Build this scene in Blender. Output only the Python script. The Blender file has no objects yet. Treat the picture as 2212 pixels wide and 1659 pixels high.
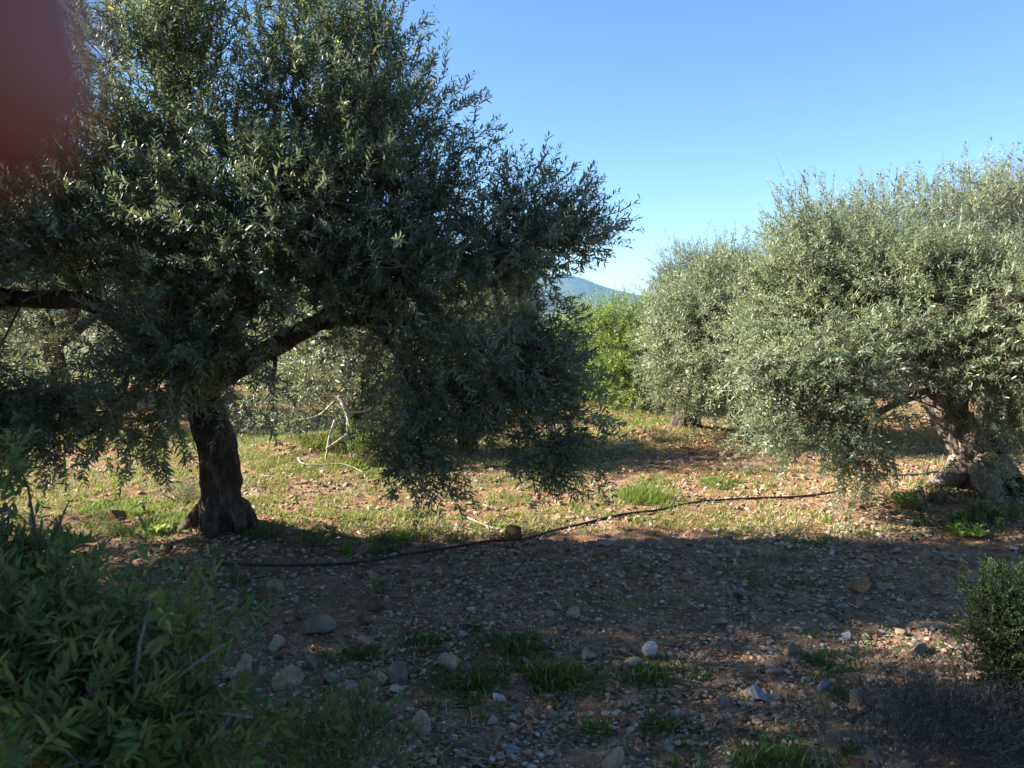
import bpy, bmesh, math
import numpy as np
from math import radians as R, sin, cos, tan, atan, pi
from mathutils import Vector

sc = bpy.context.scene
col = sc.collection
rng = np.random.default_rng(20)

# ------------------------------------------------------------------ camera numbers
H = 1.70
PITCH = R(5.6)
F = 1671.0            # focal length in units of a 2212 px wide picture
CX, CY = 1106.0, 829.5
SUN_EL, SUN_FRONT = R(28), R(6)     # sun to the left, a little in front


# ------------------------------------------------------------------ noise and terrain
def _hash(i, j, k, seed):
    n = (i * 374761393 + j * 668265263 + k * 2147483647 + seed * 974711) & 0xFFFFFFFF
    n = ((n ^ (n >> 13)) * 1274126177) & 0xFFFFFFFF
    n = ((n ^ (n >> 16)) * 2246822519) & 0xFFFFFFFF
    return ((n ^ (n >> 15)) & 0xFFFF) / 65535.0


def noise3(p, s=1.0, seed=0):
    p = np.asarray(p, float) * s
    i = np.floor(p).astype(np.int64)
    f = p - i
    f = f * f * (3 - 2 * f)
    out = 0
    for a in (0, 1):
        for b in (0, 1):
            for c in (0, 1):
                w = (f[..., 0] if a else 1 - f[..., 0]) * (f[..., 1] if b else 1 - f[..., 1]) * (f[..., 2] if c else 1 - f[..., 2])
                out = out + w * _hash(i[..., 0] + a, i[..., 1] + b, i[..., 2] + c, seed)
    return out


def fbm(x, y, s, seed=0, oct=3):
    v, a = 0, 0.5
    z = np.zeros_like(np.asarray(x, float)) + seed * 3.7
    for o in range(oct):
        v = v + a * (noise3(np.stack([np.asarray(x, float), np.asarray(y, float), z], -1), s * 2 ** o, seed + o) - .5)
        a *= .5
    return v


MOUNDS = [(-2.1, 5.45, .13, .75), (3.95, 6.75, .14, .9), (2.3, 10.4, .12, .9), (-1.9, 9.2, .18, 1.0)]


def hgt(x, y):
    x = np.asarray(x, float); y = np.asarray(y, float)
    z = .10 * fbm(x, y, .45, 3) + .05 * fbm(x, y, 2.2, 5) + .03 * fbm(x, y, 9., 9)
    for mx, my, a, r in MOUNDS:
        z = z + a * np.exp(-((x - mx) ** 2 + (y - my) ** 2) / (r * r))
    d = np.maximum(y - 17, 0)
    drop = -30 * (1 - np.exp(-d * .055 / 30))
    near = np.exp(-np.maximum(np.hypot(x, y) - 30, 0) / 40)
    far = np.minimum(np.hypot(x, y) / 400, 1)
    return z * near + drop + far * 2.0 * fbm(x, y, .01, 11)


def at(x, y, Y):
    """Point at depth Y seen in direction (x, y) of the 2212 px picture."""
    a = (x - CX) / F; b = -(y - CY) / F
    t = Y / (cos(PITCH) + b * sin(PITCH))
    return np.array([t * a, Y, H + t * (-sin(PITCH) + b * cos(PITCH))])


def gpt(x, y):
    """Ground point seen in direction (x, y)."""
    a = (x - CX) / F; b = -(y - CY) / F
    z = 0.0
    for _ in range(6):
        t = (z - H) / (-sin(PITCH) + b * cos(PITCH))
        X = t * a; Y = t * (cos(PITCH) + b * sin(PITCH))
        z = float(hgt(X, Y))
    return np.array([X, Y, z])


def nrm(v):
    return v / np.maximum(np.linalg.norm(v, axis=-1, keepdims=True), 1e-9)


# ------------------------------------------------------------------ mesh building
class MB:
    def __init__(s):
        s.v = []; s.l = []; s.t = []; s.n = 0; s.r = []; s.m = []

    def add(s, verts, loops, totals, rnd=0.0, mat=0):
        verts = np.asarray(verts, np.float32).reshape(-1, 3)
        s.v.append(verts)
        s.l.append(np.asarray(loops, np.int64).ravel() + s.n)
        totals = np.asarray(totals, np.int64).ravel()
        s.t.append(totals)
        s.r.append(np.broadcast_to(np.asarray(rnd, np.float32), (len(verts),)).copy())
        s.m.append(np.full(len(totals), mat, np.int32))
        s.n += len(verts)

    def build(s, name, mats, parent=None, smooth=False, loc=None):
        me = bpy.data.meshes.new(name)
        v = np.concatenate(s.v); l = np.concatenate(s.l).astype(np.int32); t = np.concatenate(s.t).astype(np.int32)
        if loc is not None:
            v = v - np.asarray(loc, np.float32)
        me.vertices.add(len(v)); me.vertices.foreach_set('co', v.ravel())
        me.loops.add(len(l)); me.loops.foreach_set('vertex_index', l)
        me.polygons.add(len(t))
        st = np.zeros(len(t), np.int32); st[1:] = np.cumsum(t)[:-1]
        me.polygons.foreach_set('loop_start', st)
        me.polygons.foreach_set('material_index', np.concatenate(s.m))
        me.polygons.foreach_set('use_smooth', np.full(len(t), smooth))
        a = me.attributes.new('rnd', 'FLOAT', 'POINT'); a.data.foreach_set('value', np.concatenate(s.r))
        me.update(calc_edges=True); me.validate()
        for m in (mats if isinstance(mats, (list, tuple)) else [mats]):
            me.materials.append(m)
        o = bpy.data.objects.new(name, me); col.objects.link(o)
        if parent is not None:
            o.parent = parent
        if loc is not None and parent is None:
            o.location = loc
        return o


def tag(o, label=None, cat=None, group=None, kind=None):
    if label: o['label'] = label
    if cat: o['category'] = cat
    if group: o['group'] = group
    if kind: o['kind'] = kind
    return o


def empty(name, loc, label, cat, group=None):
    o = bpy.data.objects.new(name, None); col.objects.link(o); o.location = [float(c) for c in loc]
    o.empty_display_size = .2
    return tag(o, label, cat, group)


def catmull(pts, rad, n):
    pts = np.asarray(pts, float); rad = np.asarray(rad, float)
    P = np.vstack([2 * pts[0] - pts[1], pts, 2 * pts[-1] - pts[-2]])
    k = len(pts) - 1
    u = np.linspace(0, k - 1e-6, n); i = u.astype(int); f = (u - i)[:, None]
    p0, p1, p2, p3 = P[i], P[i + 1], P[i + 2], P[i + 3]
    q = .5 * (2 * p1 + (p2 - p0) * f + (2 * p0 - 5 * p1 + 4 * p2 - p3) * f ** 2 + (3 * p1 - p0 - 3 * p2 + p3) * f ** 3)
    r = np.interp(u, np.arange(k + 1), rad)
    return q, r


def tubes(mb, P, Rr, sides=3, rnd=0.0, mat=0, cap=False, lump=0.0, lumps=9.0, seed=0, furrow=0.0):
    """P (n,k,3) polylines with radii Rr (n,k)."""
    P = np.asarray(P, float); Rr = np.asarray(Rr, float)
    if P.ndim == 2: P = P[None]; Rr = Rr[None]
    n, k, _ = P.shape
    T = nrm(np.gradient(P, axis=1))
    ref = np.where(np.abs(nrm(P[:, -1] - P[:, 0])[:, 2:3]) < .8, np.array([[0, 0, 1.]]), np.array([[1., 0, 0]]))[:, None]
    U = nrm(np.cross(T, np.broadcast_to(ref, T.shape))); V = np.cross(T, U)
    a = np.arange(sides) * 2 * pi / sides
    D = U[:, :, None] * np.cos(a)[None, None, :, None] + V[:, :, None] * np.sin(a)[None, None, :, None]
    rr = Rr[:, :, None] * np.ones((1, 1, sides))
    if lump:
        q = P[:, :, None] + D * rr[..., None]
        rr = rr * (1 + lump * (noise3(q * [1, 1, .45], lumps, seed) - .5) * 2 + lump * .7 * (noise3(q * [1, 1, .7], lumps * 2.7, seed + 5) - .5) * 2)
    if furrow:
        q = P[:, :, None] + D * rr[..., None]
        rr = rr * (1 - furrow * np.maximum(0, 1 - np.abs(noise3(q * [1, 1, .22], 17, seed + 9) - .5) * 7) - .6 * furrow * np.maximum(0, 1 - np.abs(noise3(q * [1, 1, .3], 38, seed + 11) - .5) * 6))
    q = P[:, :, None] + D * rr[..., None]
    idx = np.arange(n * k * sides).reshape(n, k, sides)
    A = idx[:, :-1]; B = idx[:, 1:]
    f = np.stack([A, np.roll(A, -1, 2), np.roll(B, -1, 2), B], -1).reshape(-1, 4)
    r = np.broadcast_to(np.asarray(rnd, float).reshape(-1, 1) if np.ndim(rnd) else np.full((n, 1), rnd), (n, k * sides)).ravel()
    loops = f.ravel(); tot = np.full(len(f), 4)
    if cap:
        caps = np.concatenate([idx[:, 0, ::-1], idx[:, -1]], 0)
        loops = np.concatenate([loops, caps.ravel()]); tot = np.concatenate([tot, np.full(len(caps), sides)])
    mb.add(q.reshape(-1, 3), loops, tot, r, mat)


def leaves(mb, p, ax, nv, L, W, rnd, mat=0, curl=.12, fine=True, widest=.45):
    """Lance-shaped leaves: base p, long axis ax, upper side towards nv."""
    n = len(p)
    ax = nrm(ax); side = nrm(np.cross(ax, nv)); up = np.cross(side, ax)
    L = np.broadcast_to(L, (n,))[:, None]; W = np.broadcast_to(W, (n,))[:, None]
    c = np.broadcast_to(curl, (n,))[:, None]
    if fine:
        a1, a2 = widest * .62, widest * 1.55
        m1 = p + ax * L * a1 - up * L * c * a1 ** 2; m2 = p + ax * L * a2 - up * L * c * a2 ** 2
        tip = p + ax * L - up * L * c
        lift = up * W * .10
        v = np.stack([p, m1 - side * W * .5 + lift, m1 + side * W * .5 + lift, m2 - side * W * .42 + lift, m2 + side * W * .42 + lift, tip], 1)
        f = np.array([0, 2, 1, 1, 2, 4, 3, 3, 4, 5]); t = np.array([3, 4, 3])
    else:
        m = p + ax * L * widest - up * L * c * widest ** 2
        v = np.stack([p, m + side * W * .55, p + ax * L - up * L * c, m - side * W * .55], 1)
        f = np.array([0, 1, 2, 3]); t = np.array([4])
    k = v.shape[1]
    loops = (f[None] + (np.arange(n) * k)[:, None]).ravel()
    mb.add(v.reshape(-1, 3), loops, np.tile(t, n), np.repeat(rnd, k), mat)


# ------------------------------------------------------------------ materials
def new_mat(name):
    m = bpy.data.materials.new(name); m.use_nodes = True
    nt = m.node_tree; nt.nodes.clear()
    out = nt.nodes.new('ShaderNodeOutputMaterial')
    return m, nt, out


def ramp(nt, fac, stops, mode='LINEAR'):
    r = nt.nodes.new('ShaderNodeValToRGB'); cr = r.color_ramp; cr.interpolation = mode
    while len(cr.elements) < len(stops): cr.elements.new(.5)
    for e, (p, c) in zip(cr.elements, stops):
        e.position = p; e.color = (*c, 1)
    nt.links.new(fac, r.inputs[0])
    return r.outputs[0]


def noise(nt, scale, detail=4, rough=.55, coord=None, dist=0):
    n = nt.nodes.new('ShaderNodeTexNoise'); n.inputs['Scale'].default_value = scale
    n.inputs['Detail'].default_value = detail; n.inputs['Roughness'].default_value = rough
    n.inputs['Distortion'].default_value = dist
    if coord is not None: nt.links.new(coord, n.inputs['Vector'])
    return n.outputs['Fac']


def mixc(nt, fac, a, b, mode='MIX'):
    m = nt.nodes.new('ShaderNodeMix'); m.data_type = 'RGBA'; m.blend_type = mode
    for s, v in ((0, fac), (6, a), (7, b)):
        if hasattr(v, 'links') or isinstance(v, bpy.types.NodeSocket): nt.links.new(v, m.inputs[s])
        elif s == 0: m.inputs[0].default_value = v
        else: m.inputs[s].default_value = (*v, 1)
    return m.outputs[2]


def bsdf(nt, out, colr, rough=.8, spec=.3, bump=None, bstr=.5, bdist=.01):
    b = nt.nodes.new('ShaderNodeBsdfPrincipled')
    if isinstance(colr, bpy.types.NodeSocket): nt.links.new(colr, b.inputs['Base Color'])
    else: b.inputs['Base Color'].default_value = (*colr, 1)
    if isinstance(rough, bpy.types.NodeSocket): nt.links.new(rough, b.inputs['Roughness'])
    else: b.inputs['Roughness'].default_value = rough
    b.inputs['Specular IOR Level'].default_value = spec
    if bump is not None:
        bm = nt.nodes.new('ShaderNodeBump'); bm.inputs['Strength'].default_value = bstr; bm.inputs['Distance'].default_value = bdist
        nt.links.new(bump, bm.inputs['Height']); nt.links.new(bm.outputs[0], b.inputs['Normal'])
    if out is not None: nt.links.new(b.outputs[0], out.inputs[0])
    return b


def attr(nt, name='rnd'):
    a = nt.nodes.new('ShaderNodeAttribute'); a.attribute_name = name
    return a.outputs['Fac']


def geom(nt, what):
    return nt.nodes.new('ShaderNodeNewGeometry').outputs[what]


def leaf_mat(name, top, back, trans, tw=.3, rough=.42, spec=.45):
    m, nt, out = new_mat(name)
    r = attr(nt)
    ct = ramp(nt, r, top); cb = ramp(nt, r, back); tr = ramp(nt, r, trans)
    c = mixc(nt, geom(nt, 'Backfacing'), ct, cb)
    b = bsdf(nt, None, c, rough, spec)
    t = nt.nodes.new('ShaderNodeBsdfTranslucent'); nt.links.new(tr, t.inputs['Color'])
    mx = nt.nodes.new('ShaderNodeMixShader'); mx.inputs[0].default_value = tw
    nt.links.new(b.outputs[0], mx.inputs[1]); nt.links.new(t.outputs[0], mx.inputs[2])
    nt.links.new(mx.outputs[0], out.inputs[0])
    return m


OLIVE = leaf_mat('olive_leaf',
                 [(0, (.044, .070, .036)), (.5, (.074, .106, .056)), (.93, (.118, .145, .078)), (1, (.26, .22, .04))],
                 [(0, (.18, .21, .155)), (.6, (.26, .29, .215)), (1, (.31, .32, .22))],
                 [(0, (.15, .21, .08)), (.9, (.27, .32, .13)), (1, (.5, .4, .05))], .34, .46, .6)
OLIVE_LIT = leaf_mat('lit_olive_leaf',  # olive leaf again, colour raised to hold sunlight on the bright crowns
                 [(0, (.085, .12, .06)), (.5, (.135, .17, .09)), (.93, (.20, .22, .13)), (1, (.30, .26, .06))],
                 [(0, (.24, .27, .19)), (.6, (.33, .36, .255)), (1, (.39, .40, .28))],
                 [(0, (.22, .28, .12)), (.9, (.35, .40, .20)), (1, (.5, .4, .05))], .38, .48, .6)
GREEN = leaf_mat('bright_leaf',
                 [(0, (.085, .145, .028)), (.6, (.14, .21, .045)), (1, (.20, .25, .06))],
                 [(0, (.12, .17, .06)), (1, (.19, .23, .09))],
                 [(0, (.26, .40, .05)), (1, (.42, .52, .09))], .42, .45, .35)
SHRUB = leaf_mat('downy_shrub_leaf',
                 [(0, (.06, .11, .026)), (.6, (.115, .18, .046)), (.92, (.17, .215, .06)), (1, (.24, .20, .04))],
                 [(0, (.11, .135, .08)), (1, (.17, .20, .12))],
                 [(0, (.12, .19, .04)), (1, (.22, .30, .07))], .3, .6, .25)
DARKLEAF = leaf_mat('dark_small_leaf',  # dark green, deepened further to carry the shade on the round shrub
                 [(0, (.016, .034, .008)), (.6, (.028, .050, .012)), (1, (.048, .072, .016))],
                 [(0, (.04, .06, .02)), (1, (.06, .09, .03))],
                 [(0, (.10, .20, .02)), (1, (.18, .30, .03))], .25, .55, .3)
GRASS = leaf_mat('grass_blade',
                 [(0, (.028, .068, .016)), (.4, (.065, .12, .024)), (.75, (.20, .235, .055)), (.8, (.34, .29, .13)), (1, (.46, .40, .24))],
                 [(0, (.035, .085, .016)), (.75, (.125, .175, .04)), (.8, (.26, .22, .10)), (1, (.36, .30, .17))],
                 [(0, (.10, .22, .02)), (.75, (.30, .40, .05)), (.8, (.3, .25, .1)), (1, (.4, .33, .17))], .35, .6, .2)
DRY = leaf_mat('dry_plant',
                 [(0, (.10, .08, .06)), (.5, (.24, .20, .14)), (1, (.40, .35, .25))],
                 [(0, (.10, .08, .06)), (.5, (.24, .20, .14)), (1, (.40, .35, .25))],
                 [(0, (.10, .08, .06)), (.5, (.24, .20, .14)), (1, (.40, .35, .25))], .15, .8, .15)
SILVER = leaf_mat('silvery_herb_leaf',
                 [(0, (.16, .18, .13)), (.6, (.26, .28, .21)), (1, (.36, .36, .27))],
                 [(0, (.18, .20, .15)), (1, (.38, .38, .29))],
                 [(0, (.15, .19, .09)), (1, (.3, .34, .18))], .2, .7, .2)


def bark_mat(name, c0, c1, c2, sc1=9, bd=.02):
    m, nt, out = new_mat(name)
    tc = nt.nodes.new('ShaderNodeTexCoord').outputs['Object']
    mp = nt.nodes.new('ShaderNodeMapping'); mp.inputs['Scale'].default_value = (1, 1, .4); nt.links.new(tc, mp.inputs[0])
    co = mp.outputs[0]
    n1 = noise(nt, sc1, 8, .65, co); n2 = noise(nt, sc1 * 4, 6, .7, co, .6)
    c = ramp(nt, n1, [(.3, c0), (.52, c1), (.72, c2)])
    c = mixc(nt, ramp(nt, n2, [(.38, (1, 1, 1)), (.6, (0, 0, 0))]), c, c0)
    v = nt.nodes.new('ShaderNodeTexVoronoi'); v.inputs['Scale'].default_value = sc1 * 3.5; nt.links.new(co, v.inputs['Vector'])
    ad = nt.nodes.new('ShaderNodeMath'); ad.operation = 'MULTIPLY_ADD'; ad.inputs[1].default_value = .6
    nt.links.new(v.outputs['Distance'], ad.inputs[0]); nt.links.new(n2, ad.inputs[2])
    bsdf(nt, out, c, .9, .15, ad.outputs[0], 1.0, bd * 1.6)
    return m


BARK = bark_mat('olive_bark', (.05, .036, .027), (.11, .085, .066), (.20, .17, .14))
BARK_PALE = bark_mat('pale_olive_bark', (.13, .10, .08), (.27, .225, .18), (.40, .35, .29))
TWIG = bark_mat('olive_twig', (.07, .06, .045), (.13, .115, .085), (.20, .18, .14), 30, .002)
STEM_GREY = bark_mat('grey_twig', (.05, .05, .055), (.085, .085, .10), (.13, .13, .15), 40, .001)  # dark bluish grey: shadow on the dry bush put into its colour
DARKTWIG = bark_mat('dark_twig', (.03, .024, .018), (.05, .04, .03), (.075, .06, .045), 30, .002)  # round shrub's twigs, darkened in colour for the shade there
STEM_PALE = bark_mat('pale_stem', (.16, .14, .14), (.25, .22, .22), (.36, .33, .33), 40, .001)
BLEACHED = bark_mat('bleached_wood', (.30, .27, .23), (.45, .41, .36), (.56, .52, .47), 25, .003)


def ground_mat():
    m, nt, out = new_mat('stony_red_soil')
    p = geom(nt, 'Position')
    n1 = noise(nt, .8, 5, .6, p); n2 = noise(nt, 7, 6, .7, p); n3 = noise(nt, 55, 5, .7, p)
    soil = ramp(nt, n2, [(.3, (.12, .052, .026)), (.5, (.25, .13, .068)), (.72, (.42, .30, .18))])
    dark = ramp(nt, n2, [(.3, (.10, .058, .034)), (.55, (.24, .155, .093)), (.75, (.41, .31, .195))])
    c = mixc(nt, ramp(nt, n1, [(.42, (0, 0, 0)), (.6, (1, 1, 1))]), soil, dark)
    grit = ramp(nt, n3, [(.56, (0, 0, 0)), (.68, (1, 1, 1))])
    c = mixc(nt, grit, c, (.44, .35, .26))
    # thin moss-like green growth on parts of the soil
    g = noise(nt, 1.3, 5, .65, p); g2 = noise(nt, 21, 4, .7, p)
    gm = nt.nodes.new('ShaderNodeMath'); gm.operation = 'MULTIPLY'
    nt.links.new(ramp(nt, g, [(.52, (0, 0, 0)), (.66, (1, 1, 1))]), gm.inputs[0])
    nt.links.new(ramp(nt, g2, [(.42, (0, 0, 0)), (.58, (1, 1, 1))]), gm.inputs[1])
    c = mixc(nt, gm.outputs[0], c, (.115, .135, .035))
    # the plain far away is fields and groves
    sp = nt.nodes.new('ShaderNodeSeparateXYZ'); nt.links.new(p, sp.inputs[0])
    far = nt.nodes.new('ShaderNodeMapRange'); far.inputs[1].default_value = 13; far.inputs[2].default_value = 40
    nt.links.new(sp.outputs[1], far.inputs[0])
    nf = noise(nt, .012, 5, .6, p)
    plain = ramp(nt, nf, [(.4, (.07, .10, .035)), (.5, (.15, .16, .07)), (.62, (.27, .22, .14))])
    c = mixc(nt, far.outputs[0], c, plain)
    v = nt.nodes.new('ShaderNodeTexVoronoi'); v.inputs['Scale'].default_value = 38; nt.links.new(p, v.inputs['Vector'])
    ad = nt.nodes.new('ShaderNodeMath'); ad.operation = 'MULTIPLY_ADD'; ad.inputs[1].default_value = -.5
    nt.links.new(v.outputs['Distance'], ad.inputs[0]); nt.links.new(n3, ad.inputs[2])
    bsdf(nt, out, c, .95, .1, ad.outputs[0], .9, .02)
    return m


def rock_mat(name, c0, c1, c2):
    m, nt, out = new_mat(name)
    tc = nt.nodes.new('ShaderNodeTexCoord').outputs['Object']
    oi = nt.nodes.new('ShaderNodeObjectInfo')
    ad = nt.nodes.new('ShaderNodeVectorMath'); ad.operation = 'ADD'
    nt.links.new(tc, ad.inputs[0]); nt.links.new(oi.outputs['Random'], ad.inputs[1])
    n1 = noise(nt, 14, 6, .65, ad.outputs[0]); n2 = noise(nt, 70, 6, .7, ad.outputs[0])
    c = ramp(nt, n1, [(.32, c0), (.5, c1), (.7, c2)])
    c = mixc(nt, ramp(nt, n2, [(.35, (.45, .45, .45)), (.6, (0, 0, 0))]), c, tuple(x * .45 for x in c0))
    hs = nt.nodes.new('ShaderNodeHueSaturation'); nt.links.new(c, hs.inputs['Color'])
    mr = nt.nodes.new('ShaderNodeMapRange'); mr.inputs[3].default_value = .78; mr.inputs[4].default_value = 1.2
    nt.links.new(oi.outputs['Random'], mr.inputs[0]); nt.links.new(mr.outputs[0], hs.inputs['Value'])
    bsdf(nt, out, hs.outputs[0], .88, .2, n2, .5, .004)
    return m


ROCK = {
    'tan': rock_mat('tan_stone', (.20, .145, .09), (.31, .235, .155), (.40, .32, .23)),
    'grey': rock_mat('grey_stone', (.13, .105, .08), (.21, .172, .132), (.29, .245, .195)),
    'orange': rock_mat('orange_stone', (.24, .11, .045), (.36, .18, .08), (.42, .26, .14)),
    'brown': rock_mat('red_brown_stone', (.10, .055, .035), (.17, .095, .06), (.24, .15, .10)),
    'pale': rock_mat('pale_stone', (.21, .175, .13), (.29, .245, .19), (.37, .32, .25)),
    'white': rock_mat('whitish_stone', (.30, .265, .24), (.41, .37, .34), (.50, .465, .43)),
    'blue': rock_mat('blue_grey_stone', (.12, .135, .17), (.19, .215, .27), (.27, .30, .36)),
    'green': rock_mat('grey_green_stone', (.16, .17, .13), (.25, .265, .21), (.34, .35, .29)),
}


def gravel_mat():
    m, nt, out = new_mat('gravel')
    c = ramp(nt, attr(nt), [(0, (.085, .045, .03)), (.25, (.22, .12, .07)), (.5, (.36, .235, .145)), (.7, (.44, .33, .23)), (.84, (.27, .235, .20)), (1, (.55, .48, .39))])
    n = noise(nt, 60, 4, .7, geom(nt, 'Position'))
    c = mixc(nt, ramp(nt, n, [(.35, (.4, .4, .4)), (.6, (0, 0, 0))]), c, (.08, .055, .04))
    bsdf(nt, out, c, .9, .15)
    return m


def plain_mat(name, c, rough=.6, spec=.3):
    m, nt, out = new_mat(name)
    tc = nt.nodes.new('ShaderNodeTexCoord').outputs['Object']
    n = noise(nt, 18, 4, .6, tc)
    cc = ramp(nt, n, [(.3, tuple(x * .75 for x in c)), (.7, tuple(min(1, x * 1.2) for x in c))])
    bsdf(nt, out, cc, rough, spec)
    return m


GROUND = ground_mat(); GRAVEL = gravel_mat()
PIPE = plain_mat('black_polythene', (.028, .025, .022), .6, .3)

# ------------------------------------------------------------------ setting: ground, mountain
def grid_coords(lo, hi, step, far, n):
    core = np.arange(lo, hi + step, step)
    g = np.geomspace(step, far, n)
    return np.concatenate([(lo - g)[::-1], core, hi + g])


def build_ground():
    xs = grid_coords(-7, 7.5, .055, 9000, 45)
    ys = grid_coords(1.2, 14.5, .055, 14000, 55)
    ys = ys[ys > -3000]; xs = xs[np.abs(xs) < 9000]
    X, Y = np.meshgrid(xs, ys)
    Z = hgt(X, Y)
    crumb = (noise3(np.stack([X, Y, 0 * X], -1), 14, 31) - .5) * .028 + (noise3(np.stack([X, Y, 0 * X + 5], -1), 31, 37) - .5) * .018
    Z = Z + crumb * (np.hypot(X, Y) < 22) - .004
    nx, ny = len(xs), len(ys)
    i = np.arange(nx * ny).reshape(ny, nx)
    f = np.stack([i[:-1, :-1], i[:-1, 1:], i[1:, 1:], i[1:, :-1]], -1).reshape(-1, 4)
    mb = MB(); mb.add(np.stack([X, Y, Z], -1), f.ravel(), np.full(len(f), 4))
    o = mb.build('ground', GROUND, smooth=True); tag(o, kind='structure')


def mountain_mat():
    m, nt, out = new_mat('scrub_mountain')
    p = geom(nt, 'Position')
    n1 = noise(nt, .0022, 6, .62, p); n2 = noise(nt, .009, 5, .6, p)
    c = ramp(nt, n1, [(.40, (.03, .045, .028)), (.55, (.05, .062, .04)), (.64, (.12, .10, .075)), (.74, (.24, .19, .145))])
    c = mixc(nt, ramp(nt, n2, [(.45, (0, 0, 0)), (.65, (.6, .6, .6))]), c, (.06, .075, .045))
    bsdf(nt, out, c, .95, .05)
    return m


def build_mountain():
    D = 8000.0
    us = np.linspace(-4200, 3800, 170); vs = np.linspace(-2300, 2300, 90)
    U, V = np.meshgrid(us, vs)
    # ridge line heights against X
    px = np.array([-4200, -3000, -1800, -900, -200, 300, 520, 720, 900, 1080, 1215, 1390, 1800, 2500, 3800])
    pz = np.array([20, 60, 150, 270, 350, 385, 390, 342, 268, 215, 185, 150, 70, 18, 0])
    ridge = np.interp(U, px, pz)
    t = np.clip(1 - np.abs(V) / 2300, 0, 1)
    gul = fbm(U, V, .0016, 21, 4)
    Z = ridge * np.power(t, .75) * (1 + .55 * gul * (1 - t) * 1.6) + 60 * gul * t * (1 - t) * 2
    Z = -36 + np.maximum(Z, 0) + 6 * t
    # keep the skyline at the ridge as seen
    nx, ny = len(us), len(vs)
    i = np.arange(nx * ny).reshape(ny, nx)
    f = np.stack([i[:-1, :-1], i[:-1, 1:], i[1:, 1:], i[1:, :-1]], -1).reshape(-1, 4)
    mb = MB(); mb.add(np.stack([U, V + D, Z], -1), f.ravel(), np.full(len(f), 4))
    o = mb.build('mountain', mountain_mat(), smooth=True); tag(o, kind='structure')


build_ground()
build_mountain()

# ------------------------------------------------------------------ village at the foot of the mountain
WHITEWASH = plain_mat('whitewashed_wall', (.75, .73, .70), .8, .2)
ROOFTILE = plain_mat('roof_tile', (.33, .16, .10), .8, .2)


def make_house(w, d, h):
    t = empty('house', (0, 0, 0), 'tiny white house at the foot of the hazy blue mountain', 'house', 'white houses below the mountain')
    mb = MB()
    v = np.array([(x, y, z) for z in (-3, h) for x, y in ((-w, -d), (w, -d), (w, d), (-w, d))], float)
    mb.add(v, [0, 1, 5, 4, 1, 2, 6, 5, 2, 3, 7, 6, 3, 0, 4, 7], [4] * 4)
    mb.build('wall', WHITEWASH, t)
    mb = MB()
    v = np.array([(-w - .6, -d - .6, h), (w + .6, -d - .6, h), (w + .6, d + .6, h), (-w - .6, d + .6, h), (-w, 0, h + 2.6), (w, 0, h + 2.6)], float)
    mb.add(v, [0, 1, 5, 4, 2, 3, 4, 5, 0, 4, 3, 1, 2, 5], [4, 4, 3, 3])
    mb.build('roof', ROOFTILE, t)
    return t


def copy_tree(o, parent=None):
    c = o.copy(); col.objects.link(c)
    if parent is not None: c.parent = parent
    for ch in list(o.children):
        copy_tree(ch, c)
    return c


h0 = make_house(7, 5, 6)
for i, (px, Y) in enumerate([(1262, 5400), (1275, 5500), (1284, 5350), (1293, 5450), (1301, 5550), (1312, 5380), (1322, 5480), (1333, 5420), (1345, 5500), (1390, 5600)]):
    o = h0 if i == 0 else copy_tree(h0)
    X = (px - CX) / F * Y
    o.location = (X, Y, float(hgt(X, Y)) + 1 + (i * 7 % 5) * 4)
    o.rotation_euler = (0, 0, (i * 1.3) % 1.2 - .6)
    s = .9 + (i * .37 % .6); o.scale = (s, s, s)


# ------------------------------------------------------------------ trees
def perp_frame(d):
    ref = np.where(np.abs(d[:, 2:3]) < .9, np.array([[0, 0, 1.]]), np.array([[1., 0, 0]]))
    u = nrm(np.cross(d, ref)); return u, np.cross(d, u)


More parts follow.
